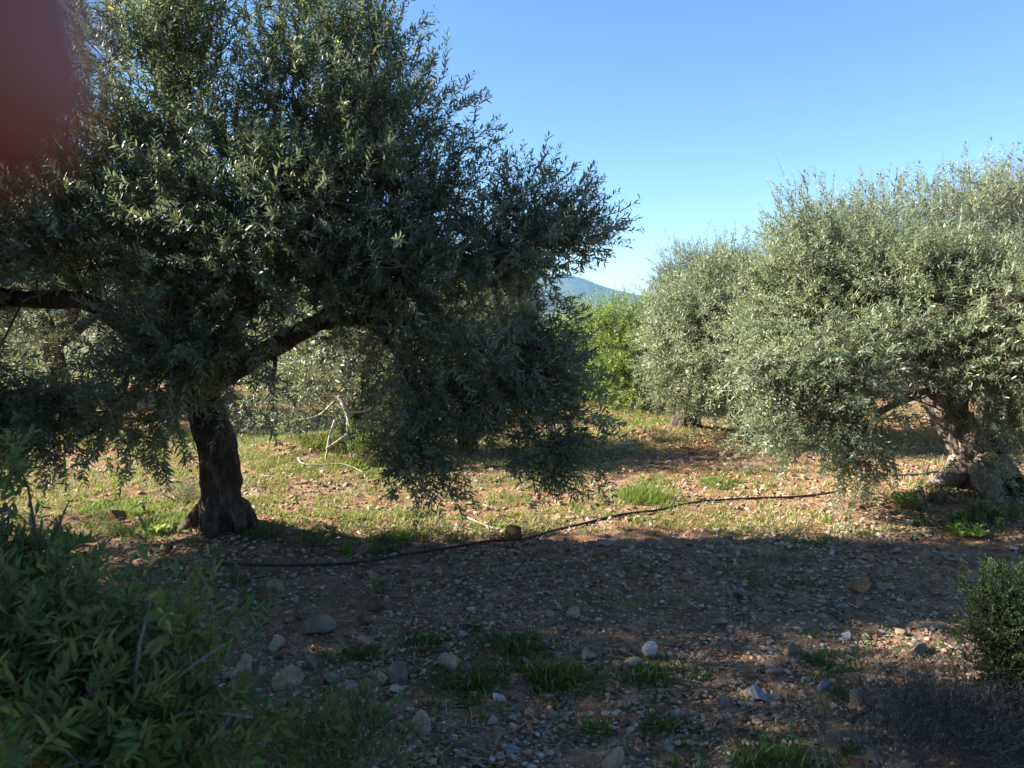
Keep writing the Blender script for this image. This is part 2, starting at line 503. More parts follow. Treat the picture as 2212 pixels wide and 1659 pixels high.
def shoot_batch(mb, p0, d, L, bend, pairs, leaf_len, wr, g, fine=True, twig_r=.0016, rough=1.0, mat_leaf=0, mat_twig=1, top_bias=1.0, spread=(.65, 1.15), rlo=0, rhi=.97):
    """Leafy shoots: opposite leaf pairs along curved twigs."""
    n = len(p0)
    k = 4
    t = np.linspace(0, 1, k)[None, :, None]
    P = p0[:, None] + d[:, None] * (L[:, None, None] * t) + bend[:, None] * (L[:, None, None] * t ** 2)
    tubes(mb, P, twig_r * (1.1 - .6 * np.linspace(0, 1, k))[None] * np.ones((n, 1)), 3, g.uniform(0, 1, n), mat_twig)
    tt = (np.arange(pairs) + .4) / pairs
    tt = np.clip(tt[None] + g.uniform(-.03, .03, (n, pairs)), .03, 1)
    pos = p0[:, None] + d[:, None] * (L[:, None] * tt)[..., None] + bend[:, None] * (L[:, None] * tt ** 2)[..., None]
    tan_ = nrm(d[:, None] + 2 * bend[:, None] * tt[..., None]).reshape(-1, 3)
    pos = pos.reshape(-1, 3)
    u, v = perp_frame(tan_)
    ph = (np.arange(pairs) % 2 * (pi / 2))[None] + g.uniform(0, 2 * pi, (n, 1)) + g.uniform(-.4, .4, (n, pairs))
    ph = ph.reshape(-1)
    lr = np.repeat(g.uniform(.8, 1.15, n), pairs)
    tipf = np.tile(1 - .35 * np.abs(np.linspace(-.5, 1, pairs)) ** 2, n)
    r_sh = np.repeat(g.uniform(rlo, rhi, n), pairs)
    for s in (0, pi):
        a = ph + s
        o = u * np.cos(a)[:, None] + v * np.sin(a)[:, None]
        sp = g.uniform(*spread, len(a))[:, None]
        ax = nrm(tan_ * np.cos(sp) + o * np.sin(sp) + g.normal(0, .13, (len(a), 3)) + np.array([0, 0, -.05]))
        up = nrm(tan_ * .9 + np.array([0, 0, .7 * top_bias]) + g.normal(0, .35 * rough, (len(a), 3)))
        keep = g.uniform(size=len(a)) > .07
        ll = leaf_len * lr * tipf * g.uniform(.75, 1.2, len(a))
        rn = np.clip(r_sh * .6 + g.uniform(0, .4, len(a)), 0, .95)
        rn = np.where(g.uniform(size=len(a)) < .018, 1.0, rn)
        leaves(mb, pos[keep], ax[keep], up[keep], ll[keep], (ll * wr * g.uniform(.85, 1.2, len(a)))[keep], rn[keep], mat_leaf, g.uniform(-.05, .25, len(a))[keep], fine)


def crown(mbl, mbt, blobs, limbs, centre, g, n_cl, per_cl, leaf_len, pairs, shoot=(.2, .42), wr=.19, fine=True, cl_r=.2, twigs=True, shell=2.6):
    """Fill ellipsoid blobs (c, r, up, weight) with clusters of leafy shoots and link clusters to the limbs."""
    C = np.array([b[0] for b in blobs]); Rd = np.array([b[1] for b in blobs]); UP = np.array([b[2] for b in blobs])
    W = np.array([b[3] * (b[1][0] * b[1][1] * b[1][2]) ** .72 for b in blobs]); W /= W.sum()
    bi = g.choice(len(blobs), n_cl, p=W)
    q = nrm(g.normal(size=(n_cl, 3))) * (g.uniform(size=(n_cl, 1)) ** (1 / shell))
    cl = C[bi] + q * Rd[bi]
    # link clusters to skeleton
    nodes = np.vstack([l[0] for l in limbs]); nrad = np.concatenate([l[1] for l in limbs])
    order = np.argsort(np.min(np.linalg.norm(cl[:, None] - nodes[None, ::3], axis=2), 1))
    segP, segR = [], []
    cand = [nodes]; candr = [np.minimum(nrad, .022)]; candp = [np.zeros(len(nodes))]
    N = nodes.copy(); NR = np.minimum(nrad, .03); PEN = np.zeros(len(nodes))
    for j in order:
        dd = np.linalg.norm(N - cl[j], axis=1) + PEN
        m = int(np.argmin(dd))
        a = N[m]; b = cl[j]; dist = np.linalg.norm(b - a)
        mid = (a + b) / 2 + g.normal(0, .10, 3) * dist + np.array([0, 0, .06 * dist])
        tt = np.linspace(0, 1, 5)[:, None]
        P = (1 - tt) ** 2 * a + 2 * tt * (1 - tt) * mid + tt ** 2 * b
        r0 = max(min(NR[m] * .75, .004 + .011 * dist), .0035); r1 = max(r0 * .55, .0026)
        segP.append(P); segR.append(np.linspace(r0, r1, 5))
        N = np.vstack([N, P[2:]]); NR = np.concatenate([NR, np.linspace(r0, r1, 5)[2:]])
        PEN = np.concatenate([PEN, np.full(3, PEN[m] + .06)])
    if twigs:
        tubes(mbt, np.array(segP), np.array(segR), 5, .5, 1)
    n = n_cl * per_cl
    ci = np.repeat(np.arange(n_cl), per_cl)
    off = np.clip(g.normal(0, 1, (n, 3)), -1.6, 1.6) * cl_r * np.array([1, 1, .8])
    p0 = cl[ci] + off
    outw = nrm(p0 - np.asarray(centre)) * .5 + nrm(off) * .5 + q[ci] * .35
    upz = np.where(UP < 0, UP * .6, UP)[bi[ci]]
    d = nrm(outw + np.stack([0 * upz, 0 * upz, upz], -1) + g.normal(0, .5, (n, 3)))
    L = g.uniform(shoot[0], shoot[1], n)
    bend = np.stack([g.normal(0, .12, n), g.normal(0, .12, n), np.where(UP[bi[ci]] > 0, g.uniform(-.1, .25, n), g.uniform(-.35, .08, n))], -1)
    # short link from cluster heart to the shoot
    if twigs:
        sel = g.uniform(size=n) < .8
        Pl = np.stack([cl[ci], (cl[ci] + p0) / 2 + g.normal(0, .03, (n, 3)), p0], 1)[sel]
        tubes(mbl, Pl, np.array([[.0030, .0024, .0018]]) * np.ones((len(Pl), 1)), 3, .4, 1)
    shoot_batch(mbl, p0, d, L, bend, pairs, leaf_len, wr, g, fine)


def sprigs(mbl, lst, Y, g, leaf_len=.055, wr=.19, sparse=True, Yj=.15):
    """Single long wispy shoots between two picture directions."""
    for (x0, y0, x1, y1) in lst:
        y_ = Y + g.uniform(-Yj, Yj)
        a = at(x0, y0, y_); b = at(x1, y1, y_ + g.uniform(-.1, .1))
        d = b - a; L = np.linalg.norm(d)
        shoot_batch(mbl, a[None], (d / L)[None], np.array([L]), g.normal(0, .06, (1, 3)), max(4, int(L / (.04 if sparse else .022))), leaf_len, wr, g, spread=(.4, .8))


def limb_px(pts, g=None, n=None):
    """[(x, y, Y, radius_m)] to a smooth limb."""
    P = [at(x, y, Y) for x, y, Y, r in pts]; r = [q[3] for q in pts]
    return catmull(P, r, n or 8 * len(pts))


def bl(x, y, Y, rx, rz, ry, up=.5, w=1.0):
    s = Y / F
    q = lambda v: max(v - .13, .45 * v)
    return (at(x, y, Y), np.array([q(rx * s), q(ry), q(rz * s)]), up, w)


def trunk_mesh(mb, pts, base_flare=1.5, sides=96, lump=.10, seed=0, n=110, furrow=.09):
    P, r = catmull([p[:3] for p in pts], [p[3] for p in pts], n)
    tubes(mb, P, r, sides, .5, 0, True, lump, 7.0, seed, furrow)
    return P, r


def finish_tree(name, base, label, mbt, mbl, bark, leafm, extra=None, group='olive trees of the grove'):
    t = empty(name, base, label, 'tree', group)
    for mb, nm, ms, sm in ((mbt, 'trunk', [bark, TWIG], True), (mbl, 'crown', [leafm, TWIG], False)):
        o = mb.build(nm, ms, None, sm, loc=base); o.location = (0, 0, 0); o.parent = t
    return t


def gz(x, y):
    return np.array([x, y, float(hgt(x, y))])


# ---- the large shaded tree on the left
def left_tree():
    g = np.random.default_rng(5)
    Y = 5.5
    mbt, mbl = MB(), MB()
    base = at(482, 1185, Y); base[2] = float(hgt(base[0], base[1]))
    def p(x, y, r, dY=0): q = at(x, y, Y + dY); return (*q, r)
    b0 = (base[0], base[1], base[2] - .12, .205)
    tr = trunk_mesh(mbt, [b0, p(474, 1165, .168), p(478, 1110, .148), p(479, 1040, .146), p(470, 970, .138), p(452, 905, .128), p(432, 850, .125), p(420, 800, .125)], seed=3, lump=.10, furrow=.07)
    # root flares
    for a, l in ((pi * 1.0, .32), (pi * 1.5, .19), (-.6, .2), (.0, .2), (pi * .5, .2)):
        pts = [base + np.array([cos(a) * .06, sin(a) * .06, .22]), base + np.array([cos(a) * .20, sin(a) * .20, .07]), base + np.array([cos(a) * l, sin(a) * l, 0])]
        pts[2][2] = hgt(pts[2][0], pts[2][1]) - .03
        P, r = catmull(pts, [.06, .055, .03], 12); tubes(mbt, P, r, 12, .5, 0, True, .35, 11, 8)
    limbs = [tr]
    defs = [
        [(425, 830, Y, .11), (350, 770, Y - .1, .075), (260, 700, Y - .2, .062), (180, 650, Y - .25, .060), (90, 648, Y - .2, .066), (0, 640, Y - .1, .06), (-130, 600, Y, .045), (-250, 520, Y, .02)],
        [(430, 840, Y, .11), (520, 790, Y - .15, .078), (600, 745, Y - .25, .07), (680, 700, Y - .2, .06), (760, 640, Y - .1, .052), (860, 565, Y, .042), (960, 552, Y, .036), (1070, 560, Y, .028), (1180, 500, Y, .014), (1235, 430, Y, .006)],
        [(422, 810, Y, .11), (405, 700, Y + .1, .075), (392, 560, Y + .15, .07), (378, 420, Y + .1, .05), (370, 280, Y, .032), (375, 140, Y, .016), (380, 40, Y, .006)],
        [(425, 800, Y, .10), (520, 680, Y + .3, .066), (610, 540, Y + .4, .062), (690, 400, Y + .3, .04), (730, 260, Y + .2, .022), (745, 150, Y + .1, .01)],
        [(610, 540, Y + .4, .05), (760, 450, Y + .3, .035), (880, 360, Y + .2, .02), (930, 280, Y + .1, .008)],
        [(405, 700, Y + .1, .07), (320, 560, Y + .4, .05), (220, 430, Y + .4, .035), (130, 300, Y + .3, .02), (90, 200, Y + .2, .008)],
        [(680, 700, Y - .2, .05), (800, 690, Y - .4, .035), (920, 720, Y - .4, .025), (1050, 770, Y - .3, .018), (1170, 830, Y - .3, .01), (1200, 930, Y - .35, .005)],
        [(800, 690, Y - .4, .025), (870, 790, Y - .55, .016), (915, 900, Y - .6, .01), (930, 1010, Y - .6, .005)],
        [(960, 552, Y, .018), (1060, 480, Y, .010), (1130, 420, Y, .005)],
        [(350, 770, Y - .1, .05), (300, 840, Y - .3, .028), (230, 910, Y - .35, .014), (150, 960, Y - .3, .006)],
    ]
    for d in defs:
        P, r = limb_px(d); tubes(mbt, P, r, 14, .5, 0, True, .16, 9, 4); limbs.append((P, r))
    # a short cut stub hanging below the right limb
    P, r = limb_px([(590, 745, Y - .25, .022), (594, 790, Y - .25, .015), (588, 835, Y - .25, .009)]); tubes(mbt, P, r, 8, .5, 0, True, .2)
    B = [bl(330, 150, 5.35, 150, 210, .75, .75, .62), bl(420, 80, 5.4, 100, 150, .6, .85, .6),
         bl(690, 170, 5.4, 150, 230, .75, .75, .75), bl(820, 270, 5.35, 150, 190, .75, .6, .8), bl(960, 280, 5.35, 90, 140, .5, .6, .6), bl(600, 90, 5.45, 70, 140, .5, .8, .4), bl(780, 90, 5.4, 80, 100, .5, .8, .5),
         bl(470, 400, 5.3, 250, 190, .95, .5, .85), bl(720, 450, 5.3, 250, 160, .95, .4, .95), bl(920, 440, 5.3, 110, 120, .7, .4, .75),
         bl(150, 380, 5.25, 220, 220, .95, .5, .8), bl(-60, 400, 5.25, 180, 250, 1.0, .4, .7), bl(-190, 560, 5.2, 170, 250, 1.0, .2, .8),
         bl(250, 545, 5.15, 290, 90, .9, .3, 1.0), bl(540, 565, 5.2, 230, 95, .9, .3, 1.1), bl(820, 590, 5.15, 230, 105, .9, .2, 1.2),
         bl(1140, 430, 5.3, 100, 105, .5, .7, .9), bl(1190, 505, 5.3, 125, 85, .5, .2, 2.0), bl(1080, 555, 5.25, 140, 75, .7, .1, 1.4),
         bl(920, 725, 5.0, 170, 110, .7, -.1, 1.2), bl(1060, 730, 5.05, 150, 105, .65, -.1, 1.15), bl(1150, 805, 5.0, 110, 100, .55, -.3, 1.3), bl(1000, 850, 4.9, 160, 80, .5, -.3, .9),
         bl(895, 890, 4.85, 75, 90, .3, -.6, 1.5), bl(920, 985, 4.8, 42, 95, .2, -.6, 6.5), bl(1195, 965, 5.0, 55, 85, .25, -.6, 4.5), bl(1225, 890, 5.0, 60, 45, .3, -.3, .7),
         bl(490, 655, 4.9, 140, 85, .4, .2, 1.6), bl(320, 690, 4.95, 120, 80, .4, .1, 1.3), bl(420, 725, 4.95, 150, 125, .45, .2, 1.3), bl(300, 810, 4.95, 160, 100, .5, -.2, 1.0), bl(480, 805, 4.9, 95, 65, .35, -.2, .7), bl(270, 920, 4.9, 110, 70, .4, -.7, 1.6),
         bl(50, 890, 5.0, 170, 100, .6, -.5, 1.4), bl(-150, 830, 5.0, 180, 140, .8, -.5, 1.0), bl(220, 725, 5.0, 70, 70, .4, -.1, .5), bl(790, 645, 5.0, 100, 70, .5, .1, .9)]
    crown(mbl, mbt, B, limbs, at(560, 560, 5.5), g, 620, 19, .055, 13, (.13, .28), .225, cl_r=.14)
    sprigs(mbl, [(1100, 400, 1075, 330), (1120, 390, 1115, 315), (1160, 380, 1180, 290), (1180, 380, 1215, 310), (1200, 400, 1255, 355), (1230, 450, 1262, 405), (1260, 490, 1310, 445), (1270, 520, 1328, 505), (1240, 560, 1290, 585), (1190, 580, 1235, 600), (1220, 680, 1240, 640), (1230, 690, 1275, 660), (1270, 900, 1330, 900), (930, 1030, 925, 1105), (950, 1040, 1005, 1075), (900, 1040, 890, 1065), (1210, 1000, 1212, 1055), (1240, 980, 1250, 1035), (1180, 990, 1160, 1020),
                 (840, 80, 835, 20), (900, 150, 905, 90), (960, 160, 968, 65), (1000, 200, 1020, 150), (1030, 230, 1060, 200), (990, 320, 1050, 290), (560, 80, 545, 0), (640, 60, 630, -30), (780, 60, 800, -20), (510, 120, 520, 50),
                 (330, 980, 340, 1035), (250, 990, 262, 1035), (230, 985, 240, 1030), (150, 1000, 170, 1040), (120, 1000, 110, 1040), (420, 960, 400, 1010),
                 (560, 880, 600, 960), (520, 860, 560, 930)], 5.35, g, .066, .185, sparse=False)
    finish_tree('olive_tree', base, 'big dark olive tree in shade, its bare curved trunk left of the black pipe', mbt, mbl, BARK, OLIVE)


# ---- the sunlit old tree on the right
def right_tree():
    g = np.random.default_rng(6)
    Y = 6.7
    mbt, mbl = MB(), MB()
    base = gz(*at(2112, 1075, Y)[:2])
    def p(x, y, r, dY=0): q = at(x, y, Y + dY); return (*q, r)
    tr = trunk_mesh(mbt, [(base[0], base[1], base[2] - .15, .30), p(2116, 1075, .23), p(2114, 1030, .18), p(2098, 975, .165), p(2068, 920, .155), p(2032, 870, .145), p(1992, 820, .125), p(1955, 775, .10)], seed=12, lump=.13)
    limbs = [tr]
    for a, l in ((pi, .5), (pi * 1.4, .45), (-.3, .5), (.4, .5)):
        pts = [base + np.array([cos(a) * .1, sin(a) * .1, .26]), base + np.array([cos(a) * .27, sin(a) * .27, .08]), base + np.array([cos(a) * l, sin(a) * l, -.03])]
        P, r = catmull(pts, [.13, .10, .03], 12); tubes(mbt, P, r, 12, .5, 0, True, .22, 9, 18)
    defs = [
        [(2122, 1020, Y + .05, .13), (2146, 960, Y + .15, .12), (2152, 890, Y + .2, .11), (2160, 800, Y + .2, .09), (2190, 700, Y + .1, .06), (2210, 620, Y, .02)],
        [(2000, 830, Y, .13), (1930, 760, Y + .1, .085), (1850, 690, Y + .3, .06), (1780, 610, Y + .5, .03), (1752, 540, Y + .6, .010)],
        [(2000, 830, Y, .12), (1990, 720, Y + .2, .075), (1970, 630, Y + .2, .045), (1945, 550, Y + .1, .015)],
        [(2060, 910, Y, .10), (2090, 780, Y + .3, .07), (2100, 660, Y + .3, .04), (2108, 570, Y + .2, .012)],
        [(1930, 760, Y - .05, .06), (1850, 770, Y - .3, .045), (1760, 790, Y - .45, .03), (1690, 850, Y - .5, .015), (1650, 900, Y - .5, .006)],
        [(2010, 840, Y - .05, .06), (1960, 860, Y - .3, .04), (1890, 900, Y - .5, .022), (1850, 960, Y - .55, .008)],
        [(2150, 890, Y + .1, .07), (2200, 840, Y - .2, .05), (2260, 800, Y - .4, .03), (2330, 790, Y - .4, .012)],
    ]
    for d in defs:
        P, r = limb_px(d); tubes(mbt, P, r, 14, .5, 0, True, .18, 8, 14); limbs.append((P, r))
    B = [bl(1745, 495, 7.3, 80, 95, .5, .7, .9), bl(1750, 600, 7.3, 130, 110, .8, .4), bl(1920, 595, 7.0, 130, 95, .9, .5), bl(2085, 605, 6.7, 130, 95, .8, .5), bl(2180, 650, 6.4, 80, 100, .6, .4),
         bl(1890, 650, 6.9, 180, 120, .8, .3, 1.1), bl(2070, 660, 6.3, 150, 120, .8, .2, 1.1), bl(1690, 710, 7.3, 105, 105, .6, .2, 1.1), bl(1675, 820, 6.3, 105, 100, .5, -.2, 1.2),
         bl(1790, 790, 6.2, 160, 105, .5, -.1, 1.2), bl(1930, 730, 6.15, 110, 80, .4, .1, .9), bl(1790, 905, 6.2, 150, 65, .45, -.5, 1.2), bl(1880, 905, 6.1, 80, 55, .35, -.5, .7),
         bl(1850, 990, 6.1, 60, 50, .25, -1, 1.8), bl(1690, 915, 6.25, 90, 60, .4, -.6, 1.1), bl(2055, 905, 6.1, 60, 70, .2, -.4, .5), bl(2110, 1000, 6.15, 60, 60, .2, -.5, .7), bl(2120, 770, 6.0, 105, 85, .45, 0, 1.1), bl(2200, 860, 6.0, 75, 85, .45, -.3, 1.1), bl(2190, 950, 6.1, 45, 45, .3, -.5, .5),
         bl(2235, 650, 5.7, 85, 90, .5, .2, 1.2), bl(2290, 760, 6.1, 130, 140, .8, 0, 1), bl(2300, 655, 6.5, 130, 120, .8, .3, 1), bl(2015, 1010, 6.2, 35, 35, .15, -1, .25)]
    crown(mbl, mbt, B, limbs, at(1960, 700, 6.7), g, 560, 15, .053, 11, (.13, .27), .215, cl_r=.15)
    sprigs(mbl, [(2100, 460, 2094, 300), (2130, 460, 2110, 350), (2030, 450, 2022, 350), (2045, 440, 2040, 390), (1990, 440, 1975, 370), (1930, 420, 1938, 365), (1720, 440, 1690, 400), (1740, 400, 1735, 365), (1780, 420, 1775, 375), (1800, 470, 1830, 440), (1870, 440, 1850, 420), (1890, 430, 1880, 390), (1650, 520, 1635, 480), (2200, 470, 2212, 400), (2160, 470, 2170, 400), (1960, 480, 1966, 400), (1860, 490, 1852, 430), (1905, 480, 1912, 420), (2070, 470, 2080, 395), (2140, 480, 2150, 410), (1780, 450, 1800, 395), (1715, 450, 1702, 385), (1765, 420, 1760, 360), (1830, 980, 1810, 1030), (1860, 1000, 1860, 1045), (1890, 990, 1900, 1030), (2010, 1000, 1990, 1040), (2040, 1010, 2050, 1060), (1640, 940, 1640, 965)], 6.6, g, .058, .2)
    finish_tree('olive_tree', base, 'sunlit olive tree with a thick pale leaning trunk at the right edge', mbt, mbl, BARK_PALE, OLIVE_LIT)


# ---- smaller sunlit tree behind it
def mid_tree():
    g = np.random.default_rng(7)
    Y = 10.4
    mbt, mbl = MB(), MB()
    base = gz(*at(1482, 945, Y)[:2])
    def p(x, y, r, dY=0): q = at(x, y, Y + dY); return (*q, r)
    tr = trunk_mesh(mbt, [(base[0], base[1], base[2] - .15, .33), p(1480, 925, .24), p(1486, 895, .17), p(1492, 860, .16), p(1496, 820, .14), p(1500, 780, .1)], seed=22, lump=.2)
    limbs = [tr]
    for d in ([(1496, 830, Y, .1), (1450, 760, Y, .06), (1425, 710, Y, .03), (1415, 670, Y, .01)], [(1498, 810, Y, .1), (1520, 700, Y, .06), (1520, 610, Y, .03), (1510, 550, Y, .01)], [(1500, 790, Y, .1), (1580, 720, Y, .06), (1650, 660, Y, .03), (1690, 600, Y, .01)], [(1490, 850, Y, .06), (1560, 850, Y - .5, .04), (1620, 860, Y - .7, .02)]):
        P, r = limb_px(d); tubes(mbt, P, r, 10, .5, 0, True, .18, 8, 24); limbs.append((P, r))
    B = [bl(1520, 585, Y, 35, 45, .5, .8, .7), bl(1560, 600, Y, 60, 55, .7, .7), bl(1490, 660, Y, 50, 50, .9, .4), bl(1465, 720, Y - .2, 45, 60, .8, .2), bl(1520, 700, Y - .2, 120, 90, 1.2, .4, 1.1), bl(1620, 650, Y, 90, 80, 1, .4), bl(1600, 760, Y - .4, 120, 90, 1, 0, 1.1), bl(1475, 790, Y - .5, 65, 65, .8, -.2, 1.0), bl(1550, 815, Y - .6, 110, 55, .7, -.3, 1.1), bl(1640, 840, Y - .5, 90, 60, .8, -.4), bl(1440, 830, Y - .5, 60, 55, .5, -.4, .8)]
    crown(mbl, mbt, B, limbs, at(1520, 720, Y), g, 300, 14, .066, 9, (.18, .36), .22, fine=False, cl_r=.2)
    sprigs(mbl, [(1500, 560, 1487, 515), (1520, 550, 1513, 510), (1540, 560, 1550, 520), (1470, 600, 1455, 570), (1590, 570, 1600, 530)], Y, g, .066, .22)
    finish_tree('olive_tree', base, 'smaller sunlit olive tree with a dark flared trunk behind dry tan weeds', mbt, mbl, BARK, OLIVE_LIT)


# ---- bright green low tree
def bright_tree():
    g = np.random.default_rng(8)
    Y = 13.4
    mbt, mbl = MB(), MB()
    base = gz(*at(1345, 880, Y)[:2])
    def p(x, y, r, dY=0): q = at(x, y, Y + dY); return (*q, r)
    tr = trunk_mesh(mbt, [(base[0], base[1], base[2] - .1, .16), p(1345, 860, .12), p(1342, 800, .1), p(1345, 740, .07), p(1350, 690, .03)], seed=32)
    limbs = [tr]
    B = [bl(1340, 700, Y, 75, 45, .8, .6), bl(1290, 700, Y + .2, 60, 50, .8, .5), bl(1400, 690, Y, 55, 50, .8, .5, .9), bl(1345, 780, Y - .3, 85, 70, .9, .1, 1.2), bl(1280, 800, Y, 60, 70, .8, 0), bl(1420, 790, Y - .1, 90, 85, .8, 0), bl(1440, 700, Y + .1, 50, 50, .6, .4, .9), bl(1340, 850, Y - .4, 85, 35, .8, -.2, 1.1), bl(1230, 760, Y + .2, 60, 80, .8, .2), bl(1310, 675, Y + .1, 40, 25, .5, .8, .5)]
    crown(mbl, mbt, B, limbs, at(1340, 780, Y), g, 230, 12, .062, 9, (.2, .4), .26, fine=False, cl_r=.2)
    sprigs(mbl, [(1340, 670, 1335, 640), (1300, 680, 1292, 655), (1380, 660, 1390, 635), (1270, 690, 1262, 660)], Y, g, .06, .22)
    finish_tree('olive_tree', base, 'low bright yellow-green bushy tree reaching down to the grass', mbt, mbl, BARK, GREEN)


# ---- tree with bleached dead wood behind the left tree
def dead_wood_tree():
    g = np.random.default_rng(9)
    Y = 9.2
    mbt, mbl = MB(), MB()
    base = gz(*at(775, 975, Y)[:2])
    def p(x, y, r, dY=0): q = at(x, y, Y + dY); return (*q, r)
    tr = trunk_mesh(mbt, [(base[0], base[1], base[2] - .1, .3), p(775, 940, .22), p(778, 890, .17), p(790, 830, .15), p(800, 770, .12), p(800, 700, .08)], seed=42, lump=.2)
    limbs = [tr]
    for d in ([(790, 830, Y, .1), (720, 780, Y, .06), (640, 750, Y, .035), (570, 770, Y, .012)], [(800, 760, Y, .1), (880, 690, Y, .05), (950, 640, Y, .02)], [(800, 740, Y, .1), (770, 650, Y, .05), (740, 590, Y, .02)]):
        P, r = limb_px(d); tubes(mbt, P, r, 10, .5, 0, True, .18, 8, 44); limbs.append((P, r))
    B = [bl(770, 640, Y, 130, 60, 1, .5), bl(650, 720, Y, 110, 70, .9, .3), bl(880, 680, Y, 120, 80, 1, .3), bl(760, 760, Y - .5, 150, 70, .8, 0, 1.1), bl(640, 830, Y - .3, 90, 60, .7, -.3, .9), bl(590, 900, Y - .4, 50, 60, .4, -.8, .6), bl(880, 850, Y - .2, 90, 80, .8, -.3), bl(700, 860, Y - .4, 80, 45, .5, -.4, .8), bl(830, 920, Y, 70, 50, .5, -.3, .8), bl(980, 800, Y, 80, 90, .8, 0)]
    crown(mbl, mbt, B, limbs, at(780, 760, Y), g, 170, 10, .07, 10, (.2, .42), .21, fine=False, cl_r=.22)
    t = finish_tree('olive_tree', base, 'olive tree with bleached dead branches behind the big shaded tree', mbt, mbl, BARK, OLIVE)
    mb = MB()
    for d in ([(742, 850, Y - .7, .018), (758, 880, Y - .75, .022), (768, 915, Y - .75, .02), (775, 940, Y - .7, .012)], [(760, 885, Y - .75, .014), (800, 880, Y - .7, .012), (840, 860, Y - .6, .006)], [(770, 918, Y - .75, .014), (800, 920, Y - .75, .011), (835, 915, Y - .7, .006)], [(775, 920, Y - .75, .012), (740, 945, Y - .8, .01), (715, 960, Y - .8, .006)],
              [(735, 900, Y - .7, .012), (722, 940, Y - .75, .012), (715, 990, Y - .8, .008)], [(760, 905, Y - .75, .01), (765, 960, Y - .8, .01), (780, 1010, Y - .8, .005)], [(735, 860, Y - .7, .01), (700, 890, Y - .6, .008), (660, 900, Y - .6, .004)]):
        P, r = limb_px(d); tubes(mb, P + np.array([0, -.25, 0]), r * 1.3, 7, .5, 0, True, .25, 20, 2)
    o = mb.build('dead_branch', BLEACHED, None, True, loc=base); o.location = (0, 0, 0); o.parent = t
    o['label'] = 'bleached leafless dead branches low on the trunk'


# ---- generic olive trees for the rows around
def generic_tree(seed, leafm, bark, n_cl=380, per=13):
    g = np.random.default_rng(seed)
    mbt, mbl = MB(), MB()
    h = g.uniform(.9, 1.2)
    lean = g.normal(0, .12, 2)
    tr = trunk_mesh(mbt, [(0, 0, -.2, .3), (0, 0, .05, .22), (lean[0] * .5, lean[1] * .5, .5, .16), (lean[0], lean[1], h, .15)], seed=seed, lump=.18, n=24)
    limbs = [tr]; B = []
    nl = 5
    for k in range(nl):
        a = 2 * pi * k / nl + g.uniform(-.3, .3); s = g.uniform(.9, 1.2)
        P, r = catmull([(lean[0], lean[1], h - .1), (cos(a) * .5 * s, sin(a) * .5 * s, h + .5), (cos(a) * 1.1 * s, sin(a) * 1.1 * s, h + 1.1), (cos(a) * 1.35 * s, sin(a) * 1.35 * s, h + 1.8)], [.11, .07, .04, .01], 20)
        tubes(mbt, P, r, 9, .5, 0, True, .18, 8, seed); limbs.append((P, r))
        B.append((np.array([cos(a) * 1.15 * s, sin(a) * 1.15 * s, h + 1.0]), np.array([.75, .75, .75]), .3, 1.1))
        B.append((np.array([cos(a) * .85 * s, sin(a) * .85 * s, h + 1.75 + g.uniform(-.2, .25)]), np.array([.7, .7, .6]), .7, 1.0))
        B.append((np.array([cos(a + .6) * 1.35, sin(a + .6) * 1.35, h + .15]), np.array([.55, .55, .5]), -.5, 1.0))
    B.append((np.array([0, 0, h + 1.3]), np.array([.9, .9, .7]), .5, 1))
    crown(mbl, mbt, B, limbs, (0, 0, h + .9), g, n_cl, per, .072, 9, (.2, .38), .23, fine=False, cl_r=.22)
    return finish_tree('olive_tree', (0, 0, 0), '', mbt, mbl, bark, leafm)


left_tree(); right_tree(); mid_tree(); bright_tree(); dead_wood_tree()
GEN = [generic_tree(101, OLIVE_LIT, BARK), generic_tree(102, OLIVE_LIT, BARK_PALE), generic_tree(103, OLIVE, BARK), generic_tree(104, OLIVE, BARK_PALE, 310, 12)]
ROWS = [  # x, y, variant, turn, scale, label
    (-6.9, 12.0, 0, 0.3, 1.0, 'pale sunlit olive tree seen under the left limb of the big shaded tree'),
    (-4.6, 16.0, 1, 1.1, 1.0, 'olive tree in the next row, seen low behind the big left trunk'),
    (-3.6, 18.2, 0, 2.0, .95, 'olive tree straight behind the tree with bleached branches'),
    (6.3, 11.2, 1, 2.9, 1.05, 'olive tree showing beneath the crown of the right sunlit tree'),
    (6.9, 16.0, 0, .7, 1.0, 'far olive tree in the row behind the right sunlit tree'),
    (4.9, 18.5, 2, 1.9, .95, 'far olive tree hidden mostly by the smaller sunlit tree'),
    (-1.2, 22.5, 1, .2, 1.0, 'far olive tree two rows behind the big shaded tree'),
    (-11.5, 15.0, 2, 2.2, 1.05, 'olive tree behind the sunlit one at the left edge'),
    (-8.5, 19.5, 0, 3.1, 1.0, 'far olive tree of the back row at the left edge'),
    (9.8, 20.5, 1, 1.4, 1.0, 'far olive tree of the back row at the right edge'),
    (-.6, 24.0, 0, 2.5, 1.0, 'olive tree of the third row down the slope'),
    # rows beyond the left edge shade the foreground; those behind added to cut skylight
    (-7.1, 4.5, 3, .6, 1.08, 'olive tree beyond the left edge shading the foreground'),
    (-5.6, 2.9, 3, 1.7, 1.18, 'olive tree to the left of the viewer shading the near stones'),
    (-5.2, -.4, 0, 2.6, 1.1, 'olive tree beside the viewer on the left'),
    (-11.2, 4.4, 1, .1, 1.1, 'olive tree of the second row beyond the big shaded tree'),
    (-5.6, -4.6, 0, .9, 1.0, 'unseen olive tree added behind the viewer on the left'),
    (1.0, -4.0, 2, 2.0, 1.0, 'unseen olive tree added straight behind the viewer'),
    (5.5, -2.5, 1, 2.8, 1.0, 'unseen olive tree added behind the viewer on the right'),
]
used = set()
